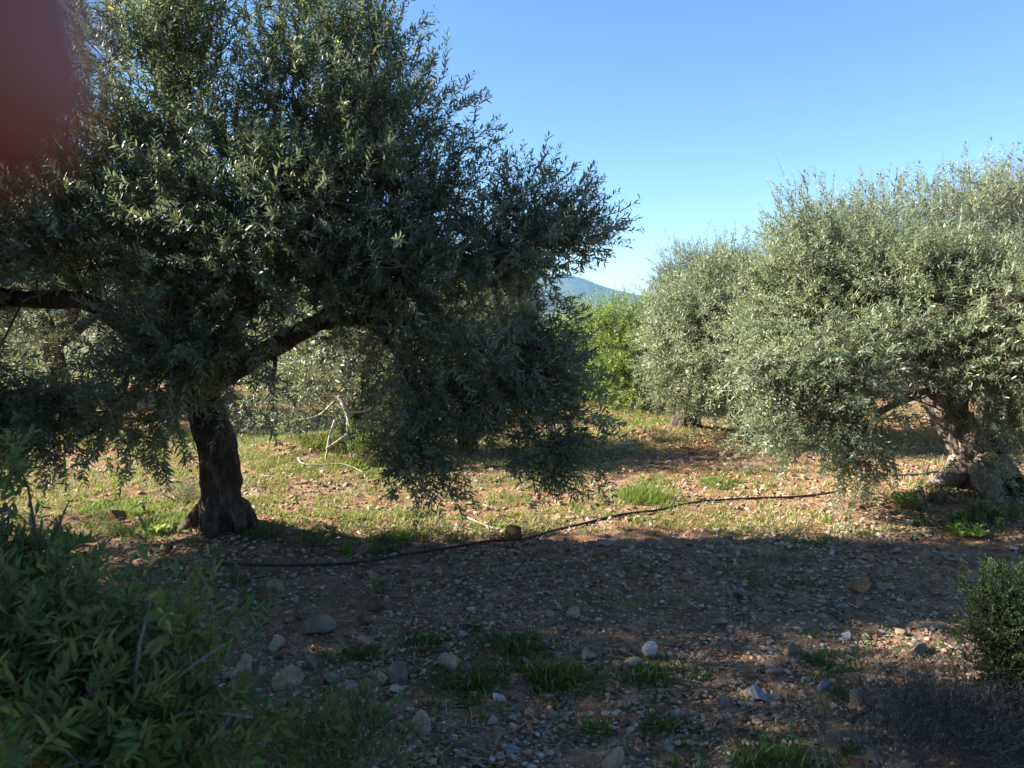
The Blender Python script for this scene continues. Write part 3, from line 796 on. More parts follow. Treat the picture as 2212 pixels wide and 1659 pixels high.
for (x, y, k, rz, s, lab) in ROWS:
    o = GEN[k] if k not in used else copy_tree(GEN[k])
    used.add(k)
    o.location = gz(x, y); o.rotation_euler = (0, 0, rz); o.scale = (s, s, s)
    o['label'] = lab

# ------------------------------------------------------------------ rocks
def ico(sub):
    bm = bmesh.new(); bmesh.ops.create_icosphere(bm, subdivisions=sub, radius=1)
    v = np.array([p.co[:] for p in bm.verts]); f = np.array([[q.index for q in p.verts] for p in bm.faces]); bm.free()
    return v, f


ICO3, ICO1 = ico(3), ico(1)   # ico(1): 12 corners


def rock_shape(g, cuts=9, w=1.0, d=.8, h=.6, rough=.05):
    v = ICO3[0].copy()
    for _ in range(cuts):
        n = nrm(g.normal(size=3)); c = g.uniform(.34, .72)
        s = v @ n
        v = v - np.outer(np.maximum(s - c, 0), n)
    v = v * (1 + rough * (noise3(v, 3.1, int(g.integers(999)))[:, None] - .5) * 2 + rough * .5 * (noise3(v, 8, 3)[:, None] - .5))
    v /= (v.max(0) - v.min(0)) / 2
    return v * np.array([w, d, h]) * .5


def rock_obj(v, name, mat):
    mb = MB(); mb.add(v, ICO3[1].ravel(), np.full(len(ICO3[1]), 3))
    o = mb.build(name, mat, smooth=True)
    try:
        o.data.set_sharp_from_angle(angle=R(17))
    except Exception:
        pass
    return o


ROCKS = [  # x, y (middle of its foot), width px, height px, colour, label
    (807, 1322, 42, 44, 'brown', 'red-brown angular rock standing on edge in the dark shade'),
    (742, 1322, 13, 12, 'orange', 'tiny bright orange stone left of the red-brown standing rock'),
    (783, 1348, 32, 14, 'brown', 'flat brown stone just below the red-brown standing rock'),
    (672, 1372, 75, 30, 'grey', 'widest grey slab-like rock, left of the dark grass strip'),
    (793, 1398, 42, 20, 'grey', 'grey stone half sunk behind the dark green grass clump'),
    (973, 1452, 48, 36, 'tan', 'tan-brown broken rock at the left end of the big grass patch'),
    (860, 1478, 40, 36, 'grey', 'upright grey angular rock beside a beige one, left of the big grass patch'),
    (823, 1480, 44, 28, 'tan', 'beige rock touching the upright grey angular rock'),
    (854, 1500, 31, 20, 'pale', 'pale rounded stone in front of the beige and grey rock pair'),
    (718, 1480, 37, 22, 'grey', 'grey rounded rock above the flat whitish slab'),
    (751, 1503, 50, 20, 'pale', 'flat whitish slab lying near the pale-stemmed sapling'),
    (671, 1450, 28, 36, 'grey', 'tall narrow grey stone right of the yellowish boulder'),
    (907, 1588, 37, 42, 'pale', 'pale egg-like boulder standing alone on red soil'),
    (1241, 1338, 29, 21, 'pale', 'pale stone standing alone above the middle grass clumps'),
    (1089, 1341, 20, 16, 'tan', 'small tan stone lying left of the line of brown pebbles'),
    (998, 1382, 23, 17, 'white', 'small white stone at the left of the middle grass clump'),
    (1143, 1397, 21, 13, 'orange', 'small pale orange stone in the middle grass clump'),
    (1271, 1427, 35, 21, 'grey', 'smooth grey stone right of the middle grass clump'),
    (1406, 1424, 31, 28, 'white', 'whitish angular stone with a dark stem across it'),
    (1370, 1444, 38, 15, 'pale', 'long flat stone left of the whitish angular one'),
    (1138, 1440, 22, 18, 'grey', 'grey stone sitting inside the big grass patch'),
    (1148, 1553, 22, 20, 'tan', 'tan stone on bare soil below the big grass patch'),
    (1327, 1668, 52, 34, 'tan', 'large tan angular rock cut by the bottom edge of the view'),
    (1066, 1567, 27, 16, 'green', 'grey-green wedge stone below the big grass patch'),
    (1113, 1170, 37, 34, 'brown', 'round dark brown rock lying against the black pipe'),
    (1096, 1180, 16, 14, 'tan', 'small tan stone under the round rock by the pipe'),
    (1118, 1184, 12, 11, 'orange', 'small orange stone in front of the round rock by the pipe'),
    (805, 1250, 21, 17, 'pale', 'pale stone just below the black pipe, nearest the trunk'),
    (1304, 1182, 42, 12, 'grey', 'low grey slab right of the round rock by the pipe'),
    (1276, 1103, 19, 11, 'brown', 'brown sunlit stone above the pipe near the bright grass tuft'),
    (1077, 1520, 29, 17, 'white', 'white streaked jagged plastic litter built as a stone at the lower rim of the big grass patch'),  # plastic bits, given a rock's shape
    (1112, 1632, 32, 18, 'blue', 'dark bluish stone near the bottom edge of the view'),
    (1867, 1277, 49, 27, 'orange', 'large rounded orange rock beside a pale wedge-shaped stone'),
    (1911, 1272, 29, 15, 'pale', 'pale yellow wedge stone beside the large orange rock'),
    (1977, 1286, 21, 19, 'tan', 'pointed tan stone right of the pale yellow wedge'),
    (1707, 1418, 28, 29, 'grey', 'triangular upright grey stone on the right slope'),
    (1639, 1516, 41, 26, 'blue', 'bright blue-grey stone on red soil'),
    (1784, 1492, 30, 16, 'blue', 'smaller slate-coloured stone left of the tan block'),
    (1741, 1474, 21, 11, 'white', 'pinkish white litter built as a stone on bare red soil'),  # scrap of litter, given a rock's shape
    (1853, 1531, 37, 32, 'tan', 'blocky tan rock with a flat face near the dry twigs'),
    (1608, 1288, 28, 17, 'pale', 'pale rounded stone below the dry grass stalks'),
    (1991, 1418, 46, 23, 'grey', 'low grey boulder left of the dark round shrub'),
    (1881, 1212, 29, 12, 'orange', 'orange-red flat stone above the large orange rock'),
    (1940, 1197, 31, 13, 'grey', 'smooth grey stone in deep shade above the large orange rock'),
    (2031, 1360, 21, 16, 'tan', 'yellowish stone nearest the left side of the dark round shrub'),
    (1931, 1350, 28, 14, 'pale', 'pale flattish stone below and right of the large orange rock'),
    (1819, 1317, 24, 12, 'green', 'grey-green tapering stone below the large orange rock'),
    (1795, 1330, 32, 11, 'brown', 'flat brown stone left of the grey-green tapering one'),
    (2113, 1260, 42, 15, 'pale', 'pale flat stone behind the top of the dark round shrub'),
    (1833, 1384, 22, 18, 'blue', 'pale violet stone between the large orange rock and the right grass clump'),
    (1553, 1350, 36, 11, 'grey', 'long thin grey stone on the gravel slope'),
    (1907, 1450, 27, 9, 'grey', 'thin flat grey stone near the bluish dry twigs'),
    (1462, 1553, 24, 15, 'pale', 'pale angular stone left of the bright blue-grey stone'),
    (1571, 1525, 25, 19, 'grey', 'dull grey stone directly left of the bright blue-grey stone'),
    (1578, 1291, 21, 14, 'grey', 'grey stone touching the pale rounded one below the dry stalks'),
    (588, 1283, 36, 24, 'tan', 'tan-grey rock below the start of the black pipe'),
    (264, 1258, 28, 15, 'tan', 'tan stone between the trunk and the left shrub'),
    (399, 1325, 50, 36, 'tan', 'broad tan boulder half hidden by the thorny shrub'),
    (445, 1378, 44, 40, 'grey', 'grey boulder behind the tip leaves of the thorny shrub'),
    (592, 1405, 37, 25, 'pale', 'pale rounded rock left of the widest grey slab'),
    (521, 1465, 46, 42, 'tan', 'brownish boulder against the right side of the thorny shrub'),
    (556, 1474, 32, 27, 'grey', 'grey stone wedged between the brownish and yellowish boulders'),
    (602, 1492, 62, 42, 'tan', 'yellowish boulder, largest of the rocks beside the thorny shrub'),
    (247, 1124, 38, 26, 'brown', 'dark brown rock in bright sunlit grass left of the trunk'),
    (1303, 1027, 12, 11, 'orange', 'orange stone glowing at the edge of the far shadow strip'),
    (1207, 1091, 20, 10, 'tan', 'flat sunlit stone above the pipe, left of the brown sunlit one'),
    (396, 1108, 16, 12, 'tan', 'tan stone against the left root of the shaded trunk'),
]
for i, (x, y, w, h, c, lab) in enumerate(ROCKS):
    g = np.random.default_rng(500 + i)
    p = gpt(x, y); s = float(np.hypot(p[1], H)) / F
    wv, hv = w * s, h * s * 1.12
    v = rock_shape(g, 9 if c not in ('pale',) else 7, wv, wv * g.uniform(.65, .9), hv * 1.25)
    a = g.uniform(-.5, .5); ca, sa = cos(a), sin(a)
    v = v @ np.array([[ca, sa, 0], [-sa, ca, 0], [0, 0, 1]])
    o = rock_obj(v, 'rock', ROCK[c])
    o.location = (p[0], p[1] + wv * .3, float(hgt(p[0], p[1] + wv * .3)) + hv * .24)
    tag(o, lab, 'rock', 'stones of the grove')

# many small stones nothing tells apart
VAR = {}
for c in ('tan', 'grey', 'orange', 'pale', 'brown'):
    VAR[c] = []
    for k in range(5):
        g = np.random.default_rng(900 + k + 17 * len(c))
        o = rock_obj(rock_shape(g, 8, 1, g.uniform(.65, .95), g.uniform(.45, .75)), 'stone', ROCK[c]); VAR[c].append(o)
ZONES = [  # colour, number, depth range, label, group
    ('tan', 70, (2.7, 5.2), 'small tan stone among the gravel in the shaded foreground', 'small tan stones in shade'),
    ('grey', 60, (2.7, 5.2), 'small grey stone among the gravel in the shaded foreground', 'small grey stones in shade'),
    ('pale', 35, (2.7, 5.2), 'small pale stone among the gravel in the shaded foreground', 'small pale stones in shade'),
    ('orange', 14, (2.7, 5.2), 'small orange stone among the gravel in the shaded foreground', 'small orange stones in shade'),
    ('tan', 45, (5.9, 9.0), 'small sunlit tan stone on the soil between the trees', 'small tan stones in sun'),
    ('brown', 24, (5.9, 9.0), 'small sunlit brown stone on the soil between the trees', 'small brown stones in sun'),
]
g = np.random.default_rng(77)
firsts = set()
for c, n, (a, b), lab, grp in ZONES:
    for k in range(n):
        Y = a * (b / a) ** g.uniform()
        X = g.uniform(-.5, .66) * Y if Y < 5.5 else g.uniform(-.55, .6) * Y
        src = VAR[c][k % 5]
        if src.name in firsts: o = src.copy(); col.objects.link(o)
        else: o = src; firsts.add(src.name)
        s = float(np.clip(g.lognormal(math.log(.036), .38), .02, .08)) * (1.1 if Y > 5.5 else 1)
        o.scale = (s, s * g.uniform(.8, 1.1), s * g.uniform(.8, 1.1))
        o.rotation_euler = (g.normal(0, .2), g.normal(0, .2), g.uniform(0, 6.28))
        o.location = (X, Y, float(hgt(X, Y)) + s * .06)
        tag(o, lab, 'stone', grp)


# ------------------------------------------------------------------ gravel, litter, grass
def frustum(g, n, a, b, m=1.25):
    Y = a * (b / a) ** g.uniform(size=n)
    X = g.uniform(-.68 * m, .68 * m, n) * Y
    return X, Y


def build_gravel():
    g = np.random.default_rng(31)
    mb = MB()
    bv, bf = ICO1
    X, Y = frustum(g, 130000, 2.2, 13)
    dens = fbm(X, Y, .9, 41) + .25 * fbm(X, Y, 4, 43)
    keep = (1.5 * dens + .8 * fbm(X, Y, 2.1, 45) + g.uniform(-.3, .3, len(X)) > -.07) & (g.uniform(size=len(X)) < np.where(Y > 5.8, .6, 1))
    X, Y = X[keep], Y[keep]; n = len(X)
    s = np.clip(g.lognormal(math.log(.0072), .55, n), .003, .026) * np.clip(Y / 5, .8, 1.6)
    d = g.uniform(.6, 1.25, (n, 3)) * np.array([1.1, 1.1, .7])
    jit = g.uniform(.72, 1.18, (n, len(bv), 1))
    v = bv[None] * jit * d[:, None] * s[:, None, None]
    a = g.uniform(0, 6.28, n); ca, sa = np.cos(a)[:, None], np.sin(a)[:, None]
    vx = v[..., 0] * ca - v[..., 1] * sa; vy = v[..., 0] * sa + v[..., 1] * ca
    v = np.stack([vx + X[:, None], vy + Y[:, None], v[..., 2] + (hgt(X, Y) + s * .08)[:, None]], -1)
    loops = (bf.ravel()[None] + (np.arange(n) * len(bv))[:, None]).ravel()
    r = np.clip(g.beta(1.2, 1.2, n) + .1 * fbm(X, Y, 1.5, 44), 0, 1)
    mb.add(v.reshape(-1, 3), loops, np.full(n * len(bf), 3), np.repeat(r, len(bv)))
    o = mb.build('gravel', GRAVEL); tag(o, 'loose brown and beige gravel covering the reddish soil', 'gravel', None, 'stuff')


def build_litter():
    g = np.random.default_rng(32)
    mb = MB()
    X, Y = frustum(g, 16000, 2.3, 11)
    keep = fbm(X, Y, 1.1, 51) + g.uniform(-.3, .3, len(X)) > -.03
    X, Y = X[keep], Y[keep]; n = len(X)
    p = np.stack([X, Y, hgt(X, Y) + g.uniform(.002, .016, n)], -1)
    a = g.uniform(0, 6.28, n)
    ax = np.stack([np.cos(a), np.sin(a), g.normal(0, .18, n)], -1)
    up = nrm(np.array([0, 0, 1.]) + g.normal(0, .35, (n, 3)))
    L = g.uniform(.025, .055, n)
    leaves(mb, p, ax, up, L, L * .2, np.clip(g.normal(.45, .25, n), 0, 1), 0, g.uniform(-.2, .3, n), False)
    # thin dry straw
    m = 2500
    X, Y = frustum(g, m, 2.4, 9)
    p0 = np.stack([X, Y, hgt(X, Y) + .004], -1); a = g.uniform(0, 6.28, m); L = g.uniform(.04, .16, m)
    d = np.stack([np.cos(a), np.sin(a), g.uniform(0, .25, m)], -1)
    t = np.linspace(0, 1, 3)[None, :, None]
    P = p0[:, None] + d[:, None] * L[:, None, None] * t + g.normal(0, .012, (m, 1, 3)) * t * (1 - t) * 4
    P[..., 2] = np.maximum(P[..., 2], hgt(P[..., 0], P[..., 1]) + .003)
    tubes(mb, P, np.full((m, 3), .0013), 3, g.uniform(.3, 1, m), 0)
    o = mb.build('leaf_litter', DRY); tag(o, 'fallen dry olive leaves and straw strewn over the soil', 'leaf litter', None, 'stuff')


def blades(mb, X, Y, Hh, rnd, g, wide=.0035, lean=.5, z=None, mat=0):
    n = len(X)
    z = hgt(X, Y) if z is None else z
    p = np.stack([X, Y, z - .004], -1)
    a = g.uniform(0, 6.28, n)
    ln = np.abs(g.normal(0, lean, n))
    d = nrm(np.stack([np.cos(a) * ln, np.sin(a) * ln, np.ones(n)], -1))
    up = nrm(np.stack([np.cos(a + 1.57), np.sin(a + 1.57), .2 + 0 * a], -1) + g.normal(0, .4, (n, 3)))
    # the blade bends over: use curl against the side it leans to
    nv = nrm(np.stack([-np.cos(a), -np.sin(a), .6 + 0 * a], -1))
    leaves(mb, p, d, nv, Hh, wide * g.uniform(.7, 1.4, n), rnd, mat, g.uniform(.1, .7, n), True, .35)


PATCH = [  # x, y, rx, ry (px), blades, height m, rnd low, rnd high: dark tones for shade, bright for sun
    (760, 1418, 75, 16, 900, .07, 0, .35), (930, 1388, 70, 16, 500, .06, 0, .4), (1110, 1395, 95, 26, 1100, .07, 0, .4), (1180, 1468, 130, 32, 2200, .075, 0, .4), (1040, 1478, 90, 20, 900, .07, 0, .35), (1050, 1360, 40, 14, 300, .06, 0, .4),
    (1430, 1460, 95, 20, 900, .07, 0, .4), (1320, 1570, 75, 26, 800, .06, 0, .4), (1430, 1575, 60, 16, 350, .06, 0, .4), (1775, 1430, 55, 28, 700, .07, 0, .4), (1815, 1505, 40, 16, 350, .06, 0, .4), (1380, 1222, 45, 9, 350, .06, .1, .5), (1270, 1292, 40, 10, 300, .05, .1, .5),
    (1720, 1262, 65, 10, 450, .05, .1, .55), (1600, 1245, 110, 20, 700, .05, .1, .5), (1780, 1368, 65, 14, 450, .05, .1, .5), (1900, 1392, 80, 14, 400, .05, .1, .5), (2050, 1400, 70, 22, 400, .06, .1, .5), (860, 1275, 50, 10, 150, .06, .2, .6), (560, 1300, 60, 22, 350, .05, .1, .5), (500, 1255, 90, 12, 250, .05, .1, .5),
    (1000, 1530, 90, 25, 450, .07, .1, .5), (1660, 1210, 90, 9, 400, .05, .1, .5), (1780, 1165, 70, 8, 400, .05, .1, .6), (1400, 1125, 60, 7, 300, .05, .3, .7), (1700, 1645, 160, 25, 700, .1, .1, .5), (1450, 1650, 60, 14, 200, .07, .1, .5),
    (300, 1112, 150, 22, 2600, .075, .35, .74), (230, 1085, 130, 20, 1500, .06, .4, .74), (360, 1128, 70, 12, 900, .075, .4, .74), (280, 1150, 110, 14, 700, .06, .2, .7), (560, 1078, 55, 10, 500, .05, .4, .74), (360, 1020, 120, 22, 900, .06, .4, .9), (250, 1040, 120, 18, 700, .05, .5, 1), (330, 980, 130, 14, 700, .07, .5, .85),
    (640, 1010, 150, 26, 1800, .06, .45, .85), (800, 1020, 110, 22, 1100, .06, .45, .85), (560, 985, 80, 16, 700, .07, .4, .8), (690, 965, 60, 20, 1200, .14, .4, .74), (800, 1000, 60, 14, 500, .1, .45, .9), (1080, 1000, 120, 18, 1100, .07, .5, 1), (1110, 1040, 150, 20, 1200, .055, .6, 1), (980, 1080, 120, 14, 700, .05, .5, .95), (1230, 1050, 90, 14, 500, .05, .6, 1),
    (1560, 1040, 70, 8, 600, .05, .4, .74), (1640, 1045, 120, 8, 400, .05, .5, .9), (1440, 1095, 90, 8, 350, .05, .4, .9), (1700, 1100, 130, 9, 300, .04, .5, .9),
    (1000, 925, 160, 12, 1500, .09, .3, .74), (1100, 955, 150, 14, 1200, .07, .4, .8), (1370, 915, 140, 18, 2600, .08, .3, .74), (1300, 905, 120, 10, 1600, .08, .35, .74), (1600, 912, 110, 14, 1500, .08, .45, .78), (1720, 955, 100, 10, 700, .08, .3, .8), (1620, 1020, 200, 10, 600, .06, .6, 1), (1350, 985, 60, 8, 300, .06, .4, .9),
    (430, 950, 160, 16, 1600, .1, .3, .74), (250, 955, 200, 20, 1600, .1, .35, .76), (60, 1000, 120, 22, 900, .09, .4, .8), (1950, 950, 180, 12, 900, .08, .4, .9), (2160, 970, 60, 8, 300, .08, .5, .9), (2150, 1120, 70, 20, 900, .1, .1, .6), (2000, 1050, 70, 10, 500, .08, .3, .7),
    (850, 1160, 100, 10, 600, .07, .2, .6), (560, 1160, 60, 12, 300, .08, .2, .6), (740, 1120, 130, 14, 500, .06, .4, .9), (900, 1110, 100, 10, 350, .05, .4, .9),
]


def build_grass():
    g = np.random.default_rng(33)
    mb = MB()
    for (x, y, rx, ry, n, h, r0, r1) in PATCH:
        k = int(n * (1.0 if r1 <= .5 else 2.2))
        q = g.normal(0, .42, (k, 2)) * np.where(g.uniform(size=(k, 1)) < .35, 2.1, .85)
        pts = np.array([gpt(x + a * rx, y + b * ry) for a, b in q[:40]])
        c = gpt(x, y); e1 = gpt(x + rx, y) - c; e2 = gpt(x, y - ry) - c
        P = c[None] + q[:, :1] * e1[None] * 1.25 + q[:, 1:] * e2[None] * 1.6
        m = fbm(P[:, 0], P[:, 1], 4.5, 61) + .9 * fbm(P[:, 0], P[:, 1], 14, 62) > -.02
        P = P[m]
        hh = h * g.uniform(.35, 1.15, len(P)) * (1 + .8 * fbm(P[:, 0], P[:, 1], 5, 63))
        hh *= .62 + .38 * np.exp(-(q[m] ** 2).sum(1))
        rr = g.uniform(r0, r1, len(P)); rr = np.where(g.uniform(size=len(P)) < .06, g.uniform(.8, 1, len(P)), rr)
        blades(mb, P[:, 0], P[:, 1], hh, rr, g, .0056 if c[1] < 5.5 else .006, .95)
    # thin scatter everywhere, blade colour lightened over the sunlit ground
    X, Y = frustum(g, 16000, 2.4, 16)
    m = fbm(X, Y, .8, 65) + .6 * fbm(X, Y, 5, 66) + g.uniform(-.1, .1, len(X)) > .07
    X, Y = X[m], Y[m]
    lit = np.clip((Y - 5.2) / 2, 0, 1)
    blades(mb, X, Y, g.uniform(.02, .06, len(X)) * (1 + .5 * lit), np.clip(g.uniform(0, .6, len(X)) + lit * .25, 0, 1), g, .004, .8)
    # low growth on the sunlit floor between the rows
    X = g.uniform(-6.5, 6.5, 240000); Y = g.uniform(5.6, 10.5, 240000)
    m = fbm(X, Y, .7, 71) + .9 * fbm(X, Y, 3, 72) + .9 * fbm(X, Y, 11, 73) + .05 * np.clip(-X / 3, -1, 1) > .075 + .12 * np.exp(-((X + 1.0) ** 2 / 1.2 + (Y - 6.9) ** 2 / .5))
    X, Y = X[m], Y[m]
    dry = np.clip(.62 + 1.3 * fbm(X, Y, .8, 74), 0, 1)
    blades(mb, X, Y, g.uniform(.02, .07, len(X)) * (1 + .8 * fbm(X, Y, 2.2, 75)), np.clip(g.uniform(.35, .74, len(X)) + .3 * (g.uniform(size=len(X)) < dry * 1.0), 0, 1), g, .0060, 1.0)
    # far swards between the back rows
    X = g.uniform(-14, 14, 26000); Y = g.uniform(11, 24, 26000)
    m = fbm(X, Y, .35, 67) + .3 * fbm(X, Y, 3, 68) > -.08
    X, Y = X[m], Y[m]
    blades(mb, X, Y, g.uniform(.05, .13, len(X)), g.uniform(.25, .76, len(X)), g, .012, .5)
    o = mb.build('grass', GRASS); tag(o, 'short patchy green and straw-coloured grass on stony soil', 'grass', None, 'stuff')


build_gravel(); build_litter(); build_grass()


# ------------------------------------------------------------------ single plants
def tuft(x, y, w, h, n, r0, r1, label, cat='grass tuft', name='grass_tuft', wide=.005, lean=.45, group=None, mats=None, seed=1):
    g = np.random.default_rng(seed)
    c = gpt(x, y); s = np.hypot(c[1], H) / F
    q = nrm(g.normal(size=(n, 2))) * np.sqrt(g.uniform(size=(n, 1))) * w * s * .5
    X, Y = c[0] + q[:, 0], c[1] + q[:, 1] * 1.2
    mb = MB(); hh = h * s * 1.15 * g.uniform(.5, 1.1, n) * (1 - .3 * (np.linalg.norm(q, axis=1) / (w * s * .5)))
    blades(mb, X, Y, hh, g.uniform(r0, r1, n), g, wide, lean)
    o = mb.build(name, mats or GRASS, loc=c); return tag(o, label, cat, group)


tuft(1385, 1078, 100, 34, 900, .35, .7, 'brightest green lush grass tuft above the black pipe', group='grass tufts', seed=11)
tuft(1545, 1046, 70, 12, 420, .3, .65, 'low mat of fresh green leaves right of the brightest grass tuft', seed=12, group='grass tufts')
tuft(750, 1195, 30, 38, 70, .45, .72, 'spiky light green grass clump on the sun edge right of the trunk', seed=13, wide=.007, group='grass tufts')
tuft(815, 1192, 26, 34, 60, .45, .72, 'thin green clump beside the spiky one right of the trunk', seed=14, wide=.006, group='grass tufts')
tuft(1440, 1110, 26, 10, 80, .4, .7, 'little green sprout touching the black pipe', seed=15, group='grass tufts')


def herb(x, y, w, h, n, leafm, label, cat, name, L=(.02, .04), wr=.35, Y=None, seed=1, stems=14, group=None, rlo=0, rhi=.9, lift=0.0, pairs=8):
    """Low bushy plant of thin stems and small leaves."""
    g = np.random.default_rng(seed)
    c = gpt(x, y); s = np.hypot(c[1], H) / F
    W, Hh = w * s * .5, h * s
    t = empty(name, c, label, cat, group)
    mbl, mbs = MB(), MB()
    a = g.uniform(0, 6.28, stems); rr = np.sqrt(g.uniform(size=stems)) * W
    tip = np.stack([np.cos(a) * rr, np.sin(a) * rr, Hh * g.uniform(.55, 1.0, stems) * np.sqrt(np.maximum(1 - (rr / W) ** 2 * .7, .1))], -1)
    b = tip * [.25, .25, 0]
    mid = (b + tip) / 2 + g.normal(0, W * .08, (stems, 3)) + [0, 0, Hh * .12]
    tt = np.linspace(0, 1, 5)[None, :, None]
    P = (1 - tt) ** 2 * b[:, None] + 2 * tt * (1 - tt) * mid[:, None] + tt ** 2 * tip[:, None]
    tubes(mbs, P, np.linspace(.004, .0015, 5)[None] * np.ones((stems, 1)), 4)
    k = n // (pairs * 2)
    si = g.integers(0, stems, k); u = g.uniform(.35, 1, k)[:, None]
    p0 = (1 - u) ** 2 * b[si] + 2 * u * (1 - u) * mid[si] + u ** 2 * tip[si] + g.normal(0, W * .10, (k, 3))
    p0[:, 2] = np.maximum(p0[:, 2], .004)
    d = nrm(p0 / np.array([W, W, Hh]) * .6 + g.normal(0, .5, (k, 3)) + [0, 0, .5])
    Ls = g.uniform(.3, .6, k) * min(W, Hh * 1.3) * .55
    shoot_batch(mbl, p0, d, Ls, g.normal(0, .1, (k, 3)), pairs, float(np.mean(L)), wr, g, fine=False, twig_r=.0009, rlo=rlo, rhi=rhi)
    ob = mbs.build('stem', TWIG, t); ol = mbl.build('foliage', [leafm, TWIG], t)
    return t


herb(390, 1080, 92, 42, 2600, SILVER, 'silvery grey cushion shrub in sun left of the shaded trunk', 'shrub', 'cushion_shrub', (.012, .02), .22, seed=21)
herb(690, 1180, 110, 48, 2200, SHRUB, 'low grey-green herb in half shade right of the trunk', 'shrub', 'low_shrub', (.015, .025), .25, seed=22, group='low herbs right of the trunk')
herb(590, 1160, 80, 34, 1400, SHRUB, 'small grey-green herb touching the sun edge nearest the trunk', 'shrub', 'low_shrub', (.015, .022), .25, seed=23, group='low herbs right of the trunk')
herb(850, 1190, 80, 40, 1600, SHRUB, 'darker herb at the right end of the row by the pipe', 'shrub', 'low_shrub', (.015, .025), .25, seed=24, group='low herbs right of the trunk')
herb(775, 985, 150, 95, 4200, SHRUB, 'dark green bush at the foot of the bleached branches', 'bush', 'leafy_bush', (.03, .045), .3, seed=25)
herb(1425, 952, 75, 40, 1800, DRY, 'tan dried weeds left of the dark flared trunk', 'dry weeds', 'dry_weed', (.015, .03), .15, seed=26, group='dry weeds')
herb(1545, 958, 90, 24, 1200, DRY, 'low brown dried weeds right of the dark flared trunk', 'dry weeds', 'dry_weed', (.015, .03), .15, seed=27, group='dry weeds')
herb(2000, 1078, 90, 30, 1500, DRY, 'wispy pale dry weeds left of the thick pale trunk', 'dry weeds', 'dry_weed', (.015, .03), .12, seed=28, group='dry weeds')
herb(2130, 1130, 90, 44, 2200, SHRUB, 'tangled weeds in front of the thick pale trunk', 'weeds', 'weed_clump', (.02, .035), .25, seed=29)
herb(1190, 1060, 70, 40, 1100, DRY, 'faint grey dry weed under the hanging olive spray', 'dry weeds', 'dry_weed', (.012, .02), .12, seed=30, group='dry weeds')
herb(2205, 1075, 50, 60, 900, GREEN, 'tall green weed right of the thick pale trunk', 'weeds', 'weed_clump', (.03, .05), .2, seed=31)


def rosette(x, y, w, n, label, seed, h=.4, group='broad-leaved weeds', leafm=None, L=1.0):
    g = np.random.default_rng(seed); c = gpt(x, y); s = np.hypot(c[1], H) / F
    W = w * s * .5
    mb = MB()
    a = g.uniform(0, 6.28, n); r0 = np.sqrt(g.uniform(size=n)) * W * .8
    p = np.stack([np.cos(a) * r0, np.sin(a) * r0, g.uniform(.005, W * h, n)], -1)
    b = a + g.normal(0, 1.0, n)
    ax = np.stack([np.cos(b), np.sin(b), g.uniform(.1, 1.2, n)], -1)
    up = nrm(np.array([0, 0, 1.]) + g.normal(0, .4, (n, 3)))
    ll = W * .42 * L * g.uniform(.6, 1.2, n)
    leaves(mb, p, ax, up, ll, ll * .6, g.uniform(.2, 1, n), 0, g.uniform(0, .5, n), True)
    # leaf stalks
    q = np.stack([p * [.3, .3, 0], (p * [.7, .7, .6]), p], 1); tubes(mb, q, np.full((n, 3), .0012), 3, .4, 0)
    o = mb.build('broadleaf_weed', leafm or GREEN, loc=None); o.location = c
    return tag(o, label, 'weed', group)


rosette(1955, 1090, 70, 80, 'yellow-green leafy weed with an upright shoot left of the thick pale trunk', 41, .8)
rosette(2080, 1120, 60, 60, 'broad yellow-green weed nearest the base of the thick pale trunk', 42)
rosette(2090, 1155, 80, 80, 'sunlit broad-leaved weed on the shadow edge below the pale trunk', 43)
rosette(1990, 1130, 40, 40, 'small flat yellow-green weed on bare soil below the pale trunk', 44, .3)
rosette(345, 1150, 70, 50, 'glowing green leafy weed left of the shaded trunk foot', 45)
rosette(345, 1215, 30, 12, 'lone pair of pale green leaves in shade beside the left shrub', 46, 1.2)
rosette(1780, 1125, 40, 30, 'small green weed on the lit soil above the long shadow edge', 47, .3)
rosette(815, 1262, 40, 22, 'small yellowing sprout below the black pipe', 48, .5)


# dry stalks
def stalks(x, y, n, hpx, spread, label, seed, droop=.2, group=None, r=.0016):
    g = np.random.default_rng(seed); c = gpt(x, y); s = np.hypot(c[1], H) / F
    mb = MB()
    a = g.uniform(0, 6.28, n); L = hpx * s * g.uniform(.5, 1.1, n)
    ln = np.abs(g.normal(0, spread, n))
    d = nrm(np.stack([np.cos(a) * ln, np.sin(a) * ln * .5, np.ones(n)], -1))
    p0 = np.stack([g.normal(0, .03, n), g.normal(0, .03, n), np.zeros(n)], -1)
    t = np.linspace(0, 1, 6)[None, :, None]
    bend = np.stack([np.cos(a), np.sin(a), -.6 + 0 * a], -1) * g.uniform(0, droop, (n, 1))
    P = p0[:, None] + d[:, None] * L[:, None, None] * t + bend[:, None] * L[:, None, None] * t ** 2
    tubes(mb, P, np.linspace(r, r * .4, 6)[None] * np.ones((n, 1)), 3, g.uniform(.4, 1, n))
    # seed heads
    tip = P[:, -1]; k = 5
    tp = np.repeat(tip, k, 0); dd = np.repeat(nrm(P[:, -1] - P[:, -2]), k, 0)
    leaves(mb, tp - dd * g.uniform(0, .03, (n * k, 1)), nrm(dd + g.normal(0, .4, (n * k, 3))), g.normal(size=(n * k, 3)), .018, .0025, g.uniform(.5, 1, n * k), 0, .1, False)
    o = mb.build('dry_stalks', DRY); o.location = c
    return tag(o, label, 'dry grass', group)


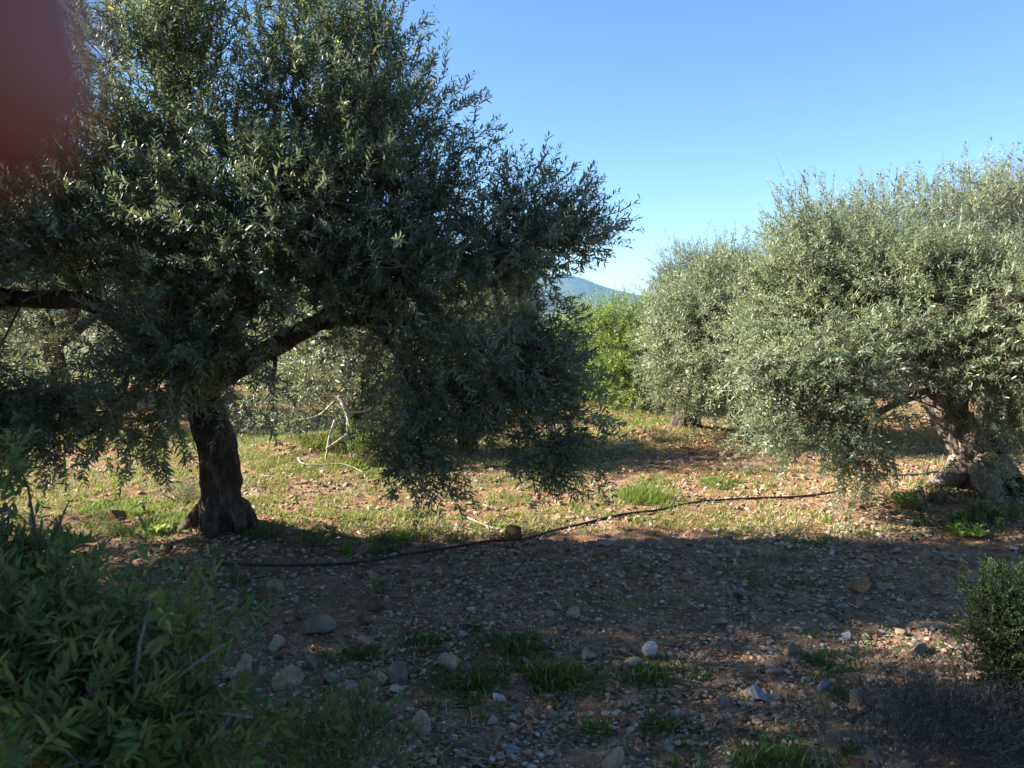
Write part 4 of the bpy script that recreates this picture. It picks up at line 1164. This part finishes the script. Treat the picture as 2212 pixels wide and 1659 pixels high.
stalks(1655, 1262, 16, 120, .25, 'tall thin dry grass stalks standing on the shaded slope', 51, .25, 'dry grass stalks')
stalks(1570, 1262, 8, 70, .5, 'shorter bent dry stalks left of the tall thin ones', 52, .5, 'dry grass stalks')
stalks(1720, 1310, 7, 70, 1.1, 'pale straw stalks lying over the gravel below the tall ones', 53, .5, 'dry grass stalks')
stalks(1600, 1020, 40, 60, 1.2, 'heap of pale straw at the end of the far shadow strip', 54, .5, 'dry grass stalks')
stalks(800, 1000, 26, 80, .4, 'reddish dry stems standing in front of the dark green bush', 55, .3, 'dry grass stalks')
stalks(1700, 1560, 22, 60, 1.4, 'fine grey straw flattened on the ground near the blue-grey stone', 56, .4, 'dry grass stalks')
stalks(1790, 1660, 8, 110, .3, 'dark thin stems rising at the bottom edge right of the big tan rock', 57, .2, 'dry grass stalks')

# ------------------------------------------------------------------ pipes and fallen wood
def pipe(pts, r, label, dz=.0):
    P = np.array([gpt(x, y) for x, y in pts]); P[:, 2] += r + dz
    q, rr = catmull(P, [r] * len(P), 14 * len(P))
    q[:, 0] += .012 * (noise3(q, 3.1, 5) - .5) * 2; q[:, 1] += .02 * (noise3(q, 2.3, 7) - .5) * 2
    lo = hgt(q[:, 0], q[:, 1]) - r * .15
    q[:, 2] = np.maximum(q[:, 2], lo)
    mb = MB(); tubes(mb, q, rr, 10, .5, 0, True)
    o = mb.build('irrigation_pipe', PIPE, smooth=True, loc=P[0]); return tag(o, label, 'pipe', 'irrigation pipes')


pipe([(462, 1222), (560, 1227), (680, 1226), (790, 1218), (900, 1200), (1000, 1183), (1060, 1172), (1120, 1170), (1180, 1155), (1260, 1135), (1340, 1117), (1420, 1105), (1480, 1092), (1560, 1084), (1640, 1080), (1720, 1077), (1790, 1069), (1830, 1058)], .0095, 'long black irrigation pipe curving from the shaded trunk across the stones', .006)
pipe([(1860, 1033), (1885, 1027), (1940, 1029), (1985, 1029), (2030, 1022), (2080, 1020)], .012, 'short stretch of black pipe behind the hanging sprays of the right tree', .004)
# hose hanging out of the tree to the ground
P = [at(1570, 890, 9.3), at(1592, 915, 9.25), at(1620, 937, 9.2), at(1650, 950, 9.1), at(1690, 962, 9.0), at(1720, 968, 8.9)]
for q in P: q[2] = max(q[2], float(hgt(q[0], q[1])) + .012)
q, rr = catmull(P, [.013] * len(P), 40)
mb = MB(); tubes(mb, q, rr, 8, .5, 0, True); tag(mb.build('irrigation_pipe', PIPE, smooth=True), 'black pipe sloping down out of the smaller sunlit tree', 'pipe', 'irrigation pipes')


def stick(pts, r, label, mat=BLEACHED, group='fallen branches'):
    P = np.array([gpt(x, y) for x, y in pts]); P[:, 2] += r + .01
    q, rr = catmull(P, np.linspace(r, r * .45, len(P)), 8 * len(P))
    mb = MB(); tubes(mb, q, rr, 6, .5, 0, True, .2, 30)
    return tag(mb.build('fallen_branch', mat, smooth=True, loc=P[0]), label, 'branch', group)


stick([(645, 985), (650, 1002), (672, 1008), (705, 1005), (735, 1004), (760, 1012), (785, 1025)], .010, 'curved bleached branch lying in the sunlit grass')
stick([(1010, 1122), (1050, 1140), (1078, 1147)], .007, 'short pale stick above the pipe left of the round rock')
stick([(1210, 1600), (1250, 1590), (1300, 1582)], .004, 'thin crooked twig on the soil below the lower grass patch', TWIG)
stick([(1345, 1632), (1380, 1638), (1440, 1628)], .005, 'dark bent twig right of the big tan rock at the bottom', TWIG)
stick([(940, 1595), (985, 1620), (1020, 1640)], .004, 'thin dark twig beside the pale egg-like boulder', TWIG)
stick([(2040, 1395), (2070, 1412), (2085, 1420)], .004, 'pale thin twig left of the dark round shrub')
stick([(1980, 1110), (2000, 1118), (2030, 1140)], .006, 'grey stick among the weeds below the pale trunk', TWIG)
stick([(1545, 948), (1600, 940), (1640, 955)], .008, 'pale arched stick right of the dark flared trunk')


def cuttings():
    g = np.random.default_rng(61)
    c = gpt(1310, 985)
    t = empty('cut_branches', c, 'heap of cut silvery olive branches lying in the sun', 'branches')
    mbl, mbs = MB(), MB()
    n = 46
    a = g.uniform(0, 6.28, n)
    p0 = np.stack([g.normal(0, .17, n), g.normal(0, .12, n), g.uniform(.02, .13, n)], -1)
    d = nrm(np.stack([np.cos(a), np.sin(a) * .8, g.uniform(-.05, .35, n)], -1))
    shoot_batch(mbl, p0, d, g.uniform(.2, .38, n), np.stack([0 * a, 0 * a, -.2 + 0 * a], -1), 10, .06, .2, g, fine=False, top_bias=-1)
    for k in range(9):
        b = g.uniform(0, 6.28); P = np.array([[-cos(b) * .25, -sin(b) * .15, .02], [0, 0, .07], [cos(b) * .28, sin(b) * .2, .05]])
        q, r = catmull(P, [.006, .005, .003], 10); tubes(mbs, q, r, 5)
    mbl.build('foliage', [SILVER, TWIG], t); mbs.build('stem', TWIG, t)


cuttings()

# ------------------------------------------------------------------ shrubs close to the viewer
def near_shrub(name, label, Y, blobs, stems, n, leaf_len, wr, leafm, stemm, seed, pairs=7, shoot=(.1, .22), fine=True, sr=1.0, spread=(.5, 1.0), cl_r=.07, cat='shrub', thorn=0, n_cl=60):
    g = np.random.default_rng(seed)
    B = [(at(b[0], b[1], b[2]), np.array([b[3] * b[2] / F, b[5], b[4] * b[2] / F]), b[6], b[7]) for b in blobs]
    cx = np.mean([b[0] for b in B], 0)
    base = gz(cx[0], Y)
    t = empty(name, base, label, cat, 'shrubs close to the viewer')
    mbl, mbs = MB(), MB()
    limbs = []
    for s in stems:
        P, r = limb_px(s, n=16); tubes(mbs, P, r * sr, 7, .5, 0, True, .15, 40); limbs.append((P, r))
        if thorn:
            for k in range(2, len(P) - 1, 3):
                dd = nrm(P[k + 1] - P[k]); sd = nrm(np.cross(dd, g.normal(size=3))); L = g.uniform(.02, .05)
                Q = np.array([P[k], P[k] + (sd * .8 + dd * .6) * L * .5, P[k] + (sd * .8 + dd * .6) * L]); tubes(mbs, Q, np.array([.0022, .0016, .0006]), 4, .5, 0)
    # stems down to the soil
    for k in range(7):
        a = limbs[k % len(limbs)][0][0]
        foot = base + np.array([g.normal(0, .07), g.normal(0, .05), -.03])
        P, r = catmull([foot, (foot + a) / 2 + g.normal(0, .04, 3), a], [.012, .009, .006], 12); tubes(mbs, P, r * sr, 6, .5, 0, True); limbs.append((P, r))
    tmp = MB()
    per = max(1, n // (n_cl * pairs * 2))
    C = np.array([b[0] for b in B]); Rd = np.array([b[1] for b in B]); UP = np.array([b[2] for b in B]); W = np.array([b[3] * np.prod(b[1]) ** .75 for b in B]); W /= W.sum()
    bi = g.choice(len(B), n_cl, p=W)
    q = nrm(g.normal(size=(n_cl, 3))) * g.uniform(size=(n_cl, 1)) ** .45
    cl = C[bi] + q * Rd[bi]
    nodes = np.vstack([l[0] for l in limbs])
    segs = []
    for j in range(n_cl):
        m = int(np.argmin(np.linalg.norm(nodes - cl[j], axis=1))); a = nodes[m]; b = cl[j]
        mid = (a + b) / 2 + g.normal(0, .02, 3); tt = np.linspace(0, 1, 5)[:, None]
        segs.append((1 - tt) ** 2 * a + 2 * tt * (1 - tt) * mid + tt ** 2 * b)
        nodes = np.vstack([nodes, segs[-1][2:]])
    tubes(mbs, np.array(segs), np.linspace(.0030, .0018, 5)[None] * np.ones((n_cl, 1)) * sr, 5, .5, 0)
    ci = np.repeat(np.arange(n_cl), per); k = len(ci)
    p0 = cl[ci] + g.normal(0, cl_r, (k, 3))
    d = nrm(q[ci] * .6 + np.stack([0 * UP[bi[ci]], 0 * UP[bi[ci]], UP[bi[ci]] * .8], -1) + g.normal(0, .4, (k, 3)))
    shoot_batch(mbl, p0, d, g.uniform(*shoot, k), g.normal(0, .1, (k, 3)), pairs, leaf_len, wr, g, fine=fine, twig_r=.0016, spread=spread)
    for mb, nm, ms, sm in ((mbs, 'stem', [stemm], True), (mbl, 'foliage', [leafm, TWIG if stemm is not DARKTWIG else DARKTWIG], False)):
        o = mb.build(nm, ms, None, sm, loc=base); o.location = (0, 0, 0); o.parent = t
    return t


Y = 2.2
near_shrub('leafy_shrub', 'tall dark leafy shrub at the left edge in front of the shaded tree', Y,
           [(0, 1020, Y, 50, 30, .2, .2, .35), (70, 1080, Y, 35, 25, .12, .1, .3), (30, 1265, Y, 110, 55, .25, .2, 1.2), (90, 1320, Y - .1, 90, 60, .22, .3, 1.1), (-80, 1280, Y, 120, 130, .3, .3, 1), (10, 1400, Y - .3, 120, 90, .2, .3, 1.1)],
           [[(40, 1659, Y, .010), (60, 1400, Y, .007), (80, 1200, Y, .005), (60, 1050, Y, .003)], [(20, 1659, Y, .01), (0, 1350, Y, .006), (20, 1100, Y, .003)], [(80, 1250, Y, .006), (120, 1150, Y, .004), (150, 1080, Y, .002)]],
           7500, .054, .23, SHRUB, TWIG, 71, n_cl=125, cl_r=.05, shoot=(.07, .15))
Y = 1.85
near_shrub('thorny_shrub', 'downy green shrub with pale mauve thorny stems in the lower left corner', Y,
           [(150, 1400, Y, 120, 90, .16, .5, 1.1), (310, 1340, Y - .1, 70, 60, .10, .9, .7), (270, 1450, Y, 130, 80, .16, .5, 1.1), (430, 1420, Y, 90, 60, .1, .5, .8), (490, 1400, Y, 45, 40, .06, .6, .5), (120, 1560, Y - .2, 170, 110, .2, .5, 1.2), (380, 1560, Y - .05, 140, 90, .15, .4, 1.1), (500, 1550, Y, 70, 60, .1, .3, .7), (260, 1640, Y - .2, 240, 60, .2, .5, 1.1), (60, 1480, Y, 130, 120, .2, .5, 1)],
           [[(340, 1720, Y - .15, .0065), (290, 1640, Y - .14, .006), (238, 1590, Y - .13, .0055), (222, 1520, Y - .13, .0045), (196, 1445, Y - .12, .003)],
            [(238, 1590, Y - .13, .005), (285, 1565, Y - .14, .005), (300, 1575, Y - .14, .0045), (290, 1500, Y - .15, .004), (302, 1396, Y - .16, .0045), (322, 1320, Y - .16, .003)],
            [(285, 1640, Y - .14, .005), (345, 1505, Y - .15, .0045), (400, 1450, Y - .16, .0045), (485, 1392, Y - .16, .003)],
            [(300, 1575, Y - .14, .005), (350, 1560, Y - .15, .004), (430, 1538, Y - .15, .0045), (545, 1550, Y - .14, .003)],
            [(320, 1575, Y - .14, .004), (335, 1630, Y - .14, .0035), (375, 1659, Y - .13, .003)]],
           8600, .056, .21, SHRUB, STEM_PALE, 72, n_cl=140, cl_r=.05, thorn=1, shoot=(.07, .16), pairs=7, sr=.9)
Y = 2.55
near_shrub('sapling', 'low sapling with thin white stems and grey-green leaves at the bottom edge', Y,
           [(650, 1590, Y, 90, 70, .15, .6, 1), (740, 1570, Y, 60, 60, .12, .8, .8), (820, 1600, Y, 60, 60, .12, .8, .7), (600, 1640, Y - .1, 90, 60, .15, .5, 1), (740, 1650, Y, 120, 40, .15, .5, 1)],
           [[(690, 1640, Y, .004), (720, 1570, Y, .003), (748, 1508, Y, .0018)], [(760, 1660, Y, .004), (780, 1560, Y, .003), (812, 1500, Y, .0018)], [(800, 1660, Y, .004), (840, 1590, Y, .003), (872, 1520, Y, .0018)], [(620, 1660, Y, .004), (625, 1590, Y, .003), (640, 1530, Y, .0018)]],
           2600, .042, .24, SHRUB, STEM_PALE, 73, n_cl=55, cl_r=.05, shoot=(.10, .2), pairs=7)
Y = 2.95
near_shrub('round_shrub', 'dark dense small-leaved round shrub at the right edge', Y,
           [(2170, 1340, Y, 65, 75, .14, .5, 1.1), (2200, 1290, Y, 70, 50, .14, .7, .8), (2165, 1420, Y, 60, 60, .14, .2, 1.1), (2250, 1380, Y, 90, 120, .2, .3, 1.1), (2230, 1480, Y, 60, 50, .12, 0, .9)],
           [[(2200, 1500, Y, .008), (2190, 1400, Y, .006), (2170, 1300, Y, .003)], [(2220, 1500, Y, .008), (2230, 1380, Y, .006), (2220, 1270, Y, .003)], [(2200, 1500, Y, .006), (2150, 1430, Y, .004), (2130, 1370, Y, .002)]],
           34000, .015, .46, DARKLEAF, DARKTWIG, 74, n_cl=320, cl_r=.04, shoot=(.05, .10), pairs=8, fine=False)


def dry_tangle():
    g = np.random.default_rng(75)
    c = gpt(2080, 1640)
    t = empty('dry_bush', c, 'wispy grey-violet dry thorn bush in the lower right corner', 'bush', 'shrubs close to the viewer')
    mb = MB()
    n = 1700
    a = g.uniform(0, 6.28, n); ln = np.abs(g.normal(0, 1.0, n))
    p0 = np.stack([g.normal(.05, .20, n), g.normal(.02, .15, n), g.uniform(0, .16, n)], -1)
    d = nrm(np.stack([np.cos(a) * ln, np.sin(a) * ln, np.ones(n)], -1)); L = g.uniform(.08, .26, n)
    tt = np.linspace(0, 1, 6)[None, :, None]
    P = p0[:, None] + d[:, None] * L[:, None, None] * tt + g.normal(0, .04, (n, 1, 3)) * tt ** 2 + np.cumsum(g.normal(0, .004, (n, 6, 3)), 1)
    tubes(mb, P, np.linspace(.0011, .0005, 6)[None] * np.ones((n, 1)), 3, g.uniform(.2, .8, n))
    mb.build('stem', STEM_GREY, t)
    mb = MB(); k = 3500
    i = g.integers(0, n, k); j = g.integers(2, 6, k)
    leaves(mb, P[i, j], nrm(g.normal(size=(k, 3))), g.normal(size=(k, 3)), g.uniform(.008, .016, k), .003, g.uniform(0, .6, k), 0, .1, False)
    mb.build('foliage', SHRUB, t)


dry_tangle()


# ------------------------------------------------------------------ the viewer's hand: a fingertip lies over the lens corner
def build_hand():
    m, nt, out = new_mat('shaded_skin')
    tc = nt.nodes.new('ShaderNodeTexCoord').outputs['Object']
    n = noise(nt, 220, 4, .6, tc); n2 = noise(nt, 40, 3, .5, tc)
    c = ramp(nt, n2, [(.3, (.20, .055, .045)), (.7, (.26, .08, .06))])  # darkened red: the colour carries the shade and backlight on the fingertip
    b = bsdf(nt, out, c, .55, .35, n, .15, .0005)
    b.inputs['Subsurface Weight'].default_value = .25; b.inputs['Subsurface Radius'].default_value = (.006, .002, .001); b.inputs['Subsurface Scale'].default_value = 1
    # joints in camera space (x right, y up, z towards the viewer), metres
    J = {'wrist': (-.085, -.085, .075, .026), 'palm': (-.088, -.040, .050, .030), 'palm2': (-.090, -.008, .036, .026), 'arm': (-.075, -.175, .12, .030), 'arm2': (-.05, -.32, .20, .037)}
    ch = [('palm', 'wrist'), ('wrist', 'arm'), ('arm', 'arm2'), ('palm', 'palm2')]
    fingers = [
        [(-.099, .012, .020, .0105), (-.087, .030, -.022, .0095), (-.058, .027, -.041, .0105), (-.030, .0195, -.0395, .0118), (-.0237, .0203, -.0392, .0100)],
        [(-.104, -.006, .018, .0105), (-.101, .002, -.024, .0095), (-.080, .000, -.046, .0088), (-.058, -.002, -.045, .0078)],
        [(-.105, -.026, .020, .010), (-.102, -.020, -.020, .009), (-.082, -.021, -.042, .0084), (-.062, -.022, -.042, .0075)],
        [(-.103, -.045, .028, .0095), (-.100, -.042, -.008, .0082), (-.084, -.042, -.028, .0075), (-.067, -.042, -.030, .0066)],
    ]
    thumb = [(-.070, -.050, .072, .0125), (-.056, -.022, .085, .011), (-.048, .008, .078, .0095), (-.044, .024, .066, .008)]
    vs, es, rs = [], [], []
    idx = {}
    for k, q in J.items(): idx[k] = len(vs); vs.append(q[:3]); rs.append(q[3])
    for a, b2 in ch: es.append((idx[a], idx[b2]))
    for fi, f in enumerate(fingers + [thumb]):
        prev = idx['palm2'] if fi < 3 else idx['palm']
        for q in f:
            vs.append(q[:3]); rs.append(q[3]); es.append((prev, len(vs) - 1)); prev = len(vs) - 1
    f3 = Vector((0, cos(PITCH), -sin(PITCH))); u3 = Vector((0, sin(PITCH), cos(PITCH))); r3 = Vector((1, 0, 0))
    W = [tuple(r3 * x + u3 * y - f3 * z) for x, y, z in vs]
    me = bpy.data.meshes.new('hand'); me.from_pydata(W, es, []); me.update()
    o = bpy.data.objects.new('hand', me); col.objects.link(o); o.location = (0, 0, H)
    sk = o.modifiers.new('Skin', 'SKIN'); sk.use_smooth_shade = True
    for d, r in zip(me.skin_vertices[0].data, rs): d.radius = (r, r); d.use_root = False
    me.skin_vertices[0].data[idx['wrist']].use_root = True
    ss = o.modifiers.new('Subsurf', 'SUBSURF'); ss.levels = 2; ss.render_levels = 2
    me.materials.append(m)
    tag(o, 'blurred dark red fingertip of a hand covering the upper left corner', 'hand')


build_hand()

# ------------------------------------------------------------------ air
def build_haze():
    lo, hi = np.array([-9600., -3200, -60]), np.array([9600., 14500, 400])
    mb = MB()
    v = np.array([[x, y, z] for z in (lo[2], hi[2]) for x, y in ((lo[0], lo[1]), (hi[0], lo[1]), (hi[0], hi[1]), (lo[0], hi[1]))])
    mb.add(v, [3, 2, 1, 0, 4, 5, 6, 7, 0, 1, 5, 4, 1, 2, 6, 5, 2, 3, 7, 6, 3, 0, 4, 7], [4] * 6)
    m, nt, out = new_mat('thin_air_haze')
    pv = nt.nodes.new('ShaderNodeVolumePrincipled')
    pv.inputs['Color'].default_value = (.30, .58, 1.0, 1); pv.inputs['Density'].default_value = HAZE; pv.inputs['Anisotropy'].default_value = 0
    nt.links.new(pv.outputs[0], out.inputs['Volume'])
    o = mb.build('haze', m); tag(o, 'thin bluish air haze over the plain and mountain', 'haze', None, 'stuff')


HAZE = 4.2e-5
build_haze()

# ------------------------------------------------------------------ light, sky, camera
w = bpy.data.worlds.new('World'); sc.world = w; w.use_nodes = True
nt = w.node_tree; nt.nodes.clear()
wo = nt.nodes.new('ShaderNodeOutputWorld'); bg = nt.nodes.new('ShaderNodeBackground'); sky = nt.nodes.new('ShaderNodeTexSky')
sky.sky_type = 'NISHITA'; sky.sun_disc = False; sky.sun_elevation = SUN_EL
to_sun = Vector((-cos(SUN_EL) * cos(SUN_FRONT), cos(SUN_EL) * sin(SUN_FRONT), sin(SUN_EL)))
sky.sun_rotation = math.atan2(to_sun.x, to_sun.y)
sky.air_density = 1.0; sky.dust_density = 0; sky.ozone_density = 6.2
bg.inputs['Strength'].default_value = .052
nt.links.new(sky.outputs[0], bg.inputs[0]); nt.links.new(bg.outputs[0], wo.inputs[0])

sl = bpy.data.lights.new('sun', 'SUN'); sl.energy = 5.0; sl.angle = R(.5); sl.color = (1, .93, .81)
so = bpy.data.objects.new('sun', sl); col.objects.link(so)
so.rotation_euler = to_sun.to_track_quat('Z', 'Y').to_euler(); so.location = (-20, 5, 15)

cam = bpy.data.cameras.new('camera'); co = bpy.data.objects.new('camera', cam); col.objects.link(co)
co.location = (0, 0, H); co.rotation_euler = (R(90) - PITCH, 0, 0)
cam.sensor_width = 36; cam.lens = 36 * F / 2212
cam.clip_start = .008; cam.clip_end = 40000
cam.dof.use_dof = True; cam.dof.focus_distance = 6.5; cam.dof.aperture_fstop = cam.lens / 4.4
sc.camera = co
sc.view_settings.view_transform = 'Standard'; sc.view_settings.look = 'None'; sc.view_settings.exposure = 2.25; sc.view_settings.gamma = 1
sc.cycles.max_bounces = 8; sc.cycles.transmission_bounces = 4; sc.cycles.diffuse_bounces = 3; sc.cycles.volume_bounces = 1
sc.cycles.use_denoising = True
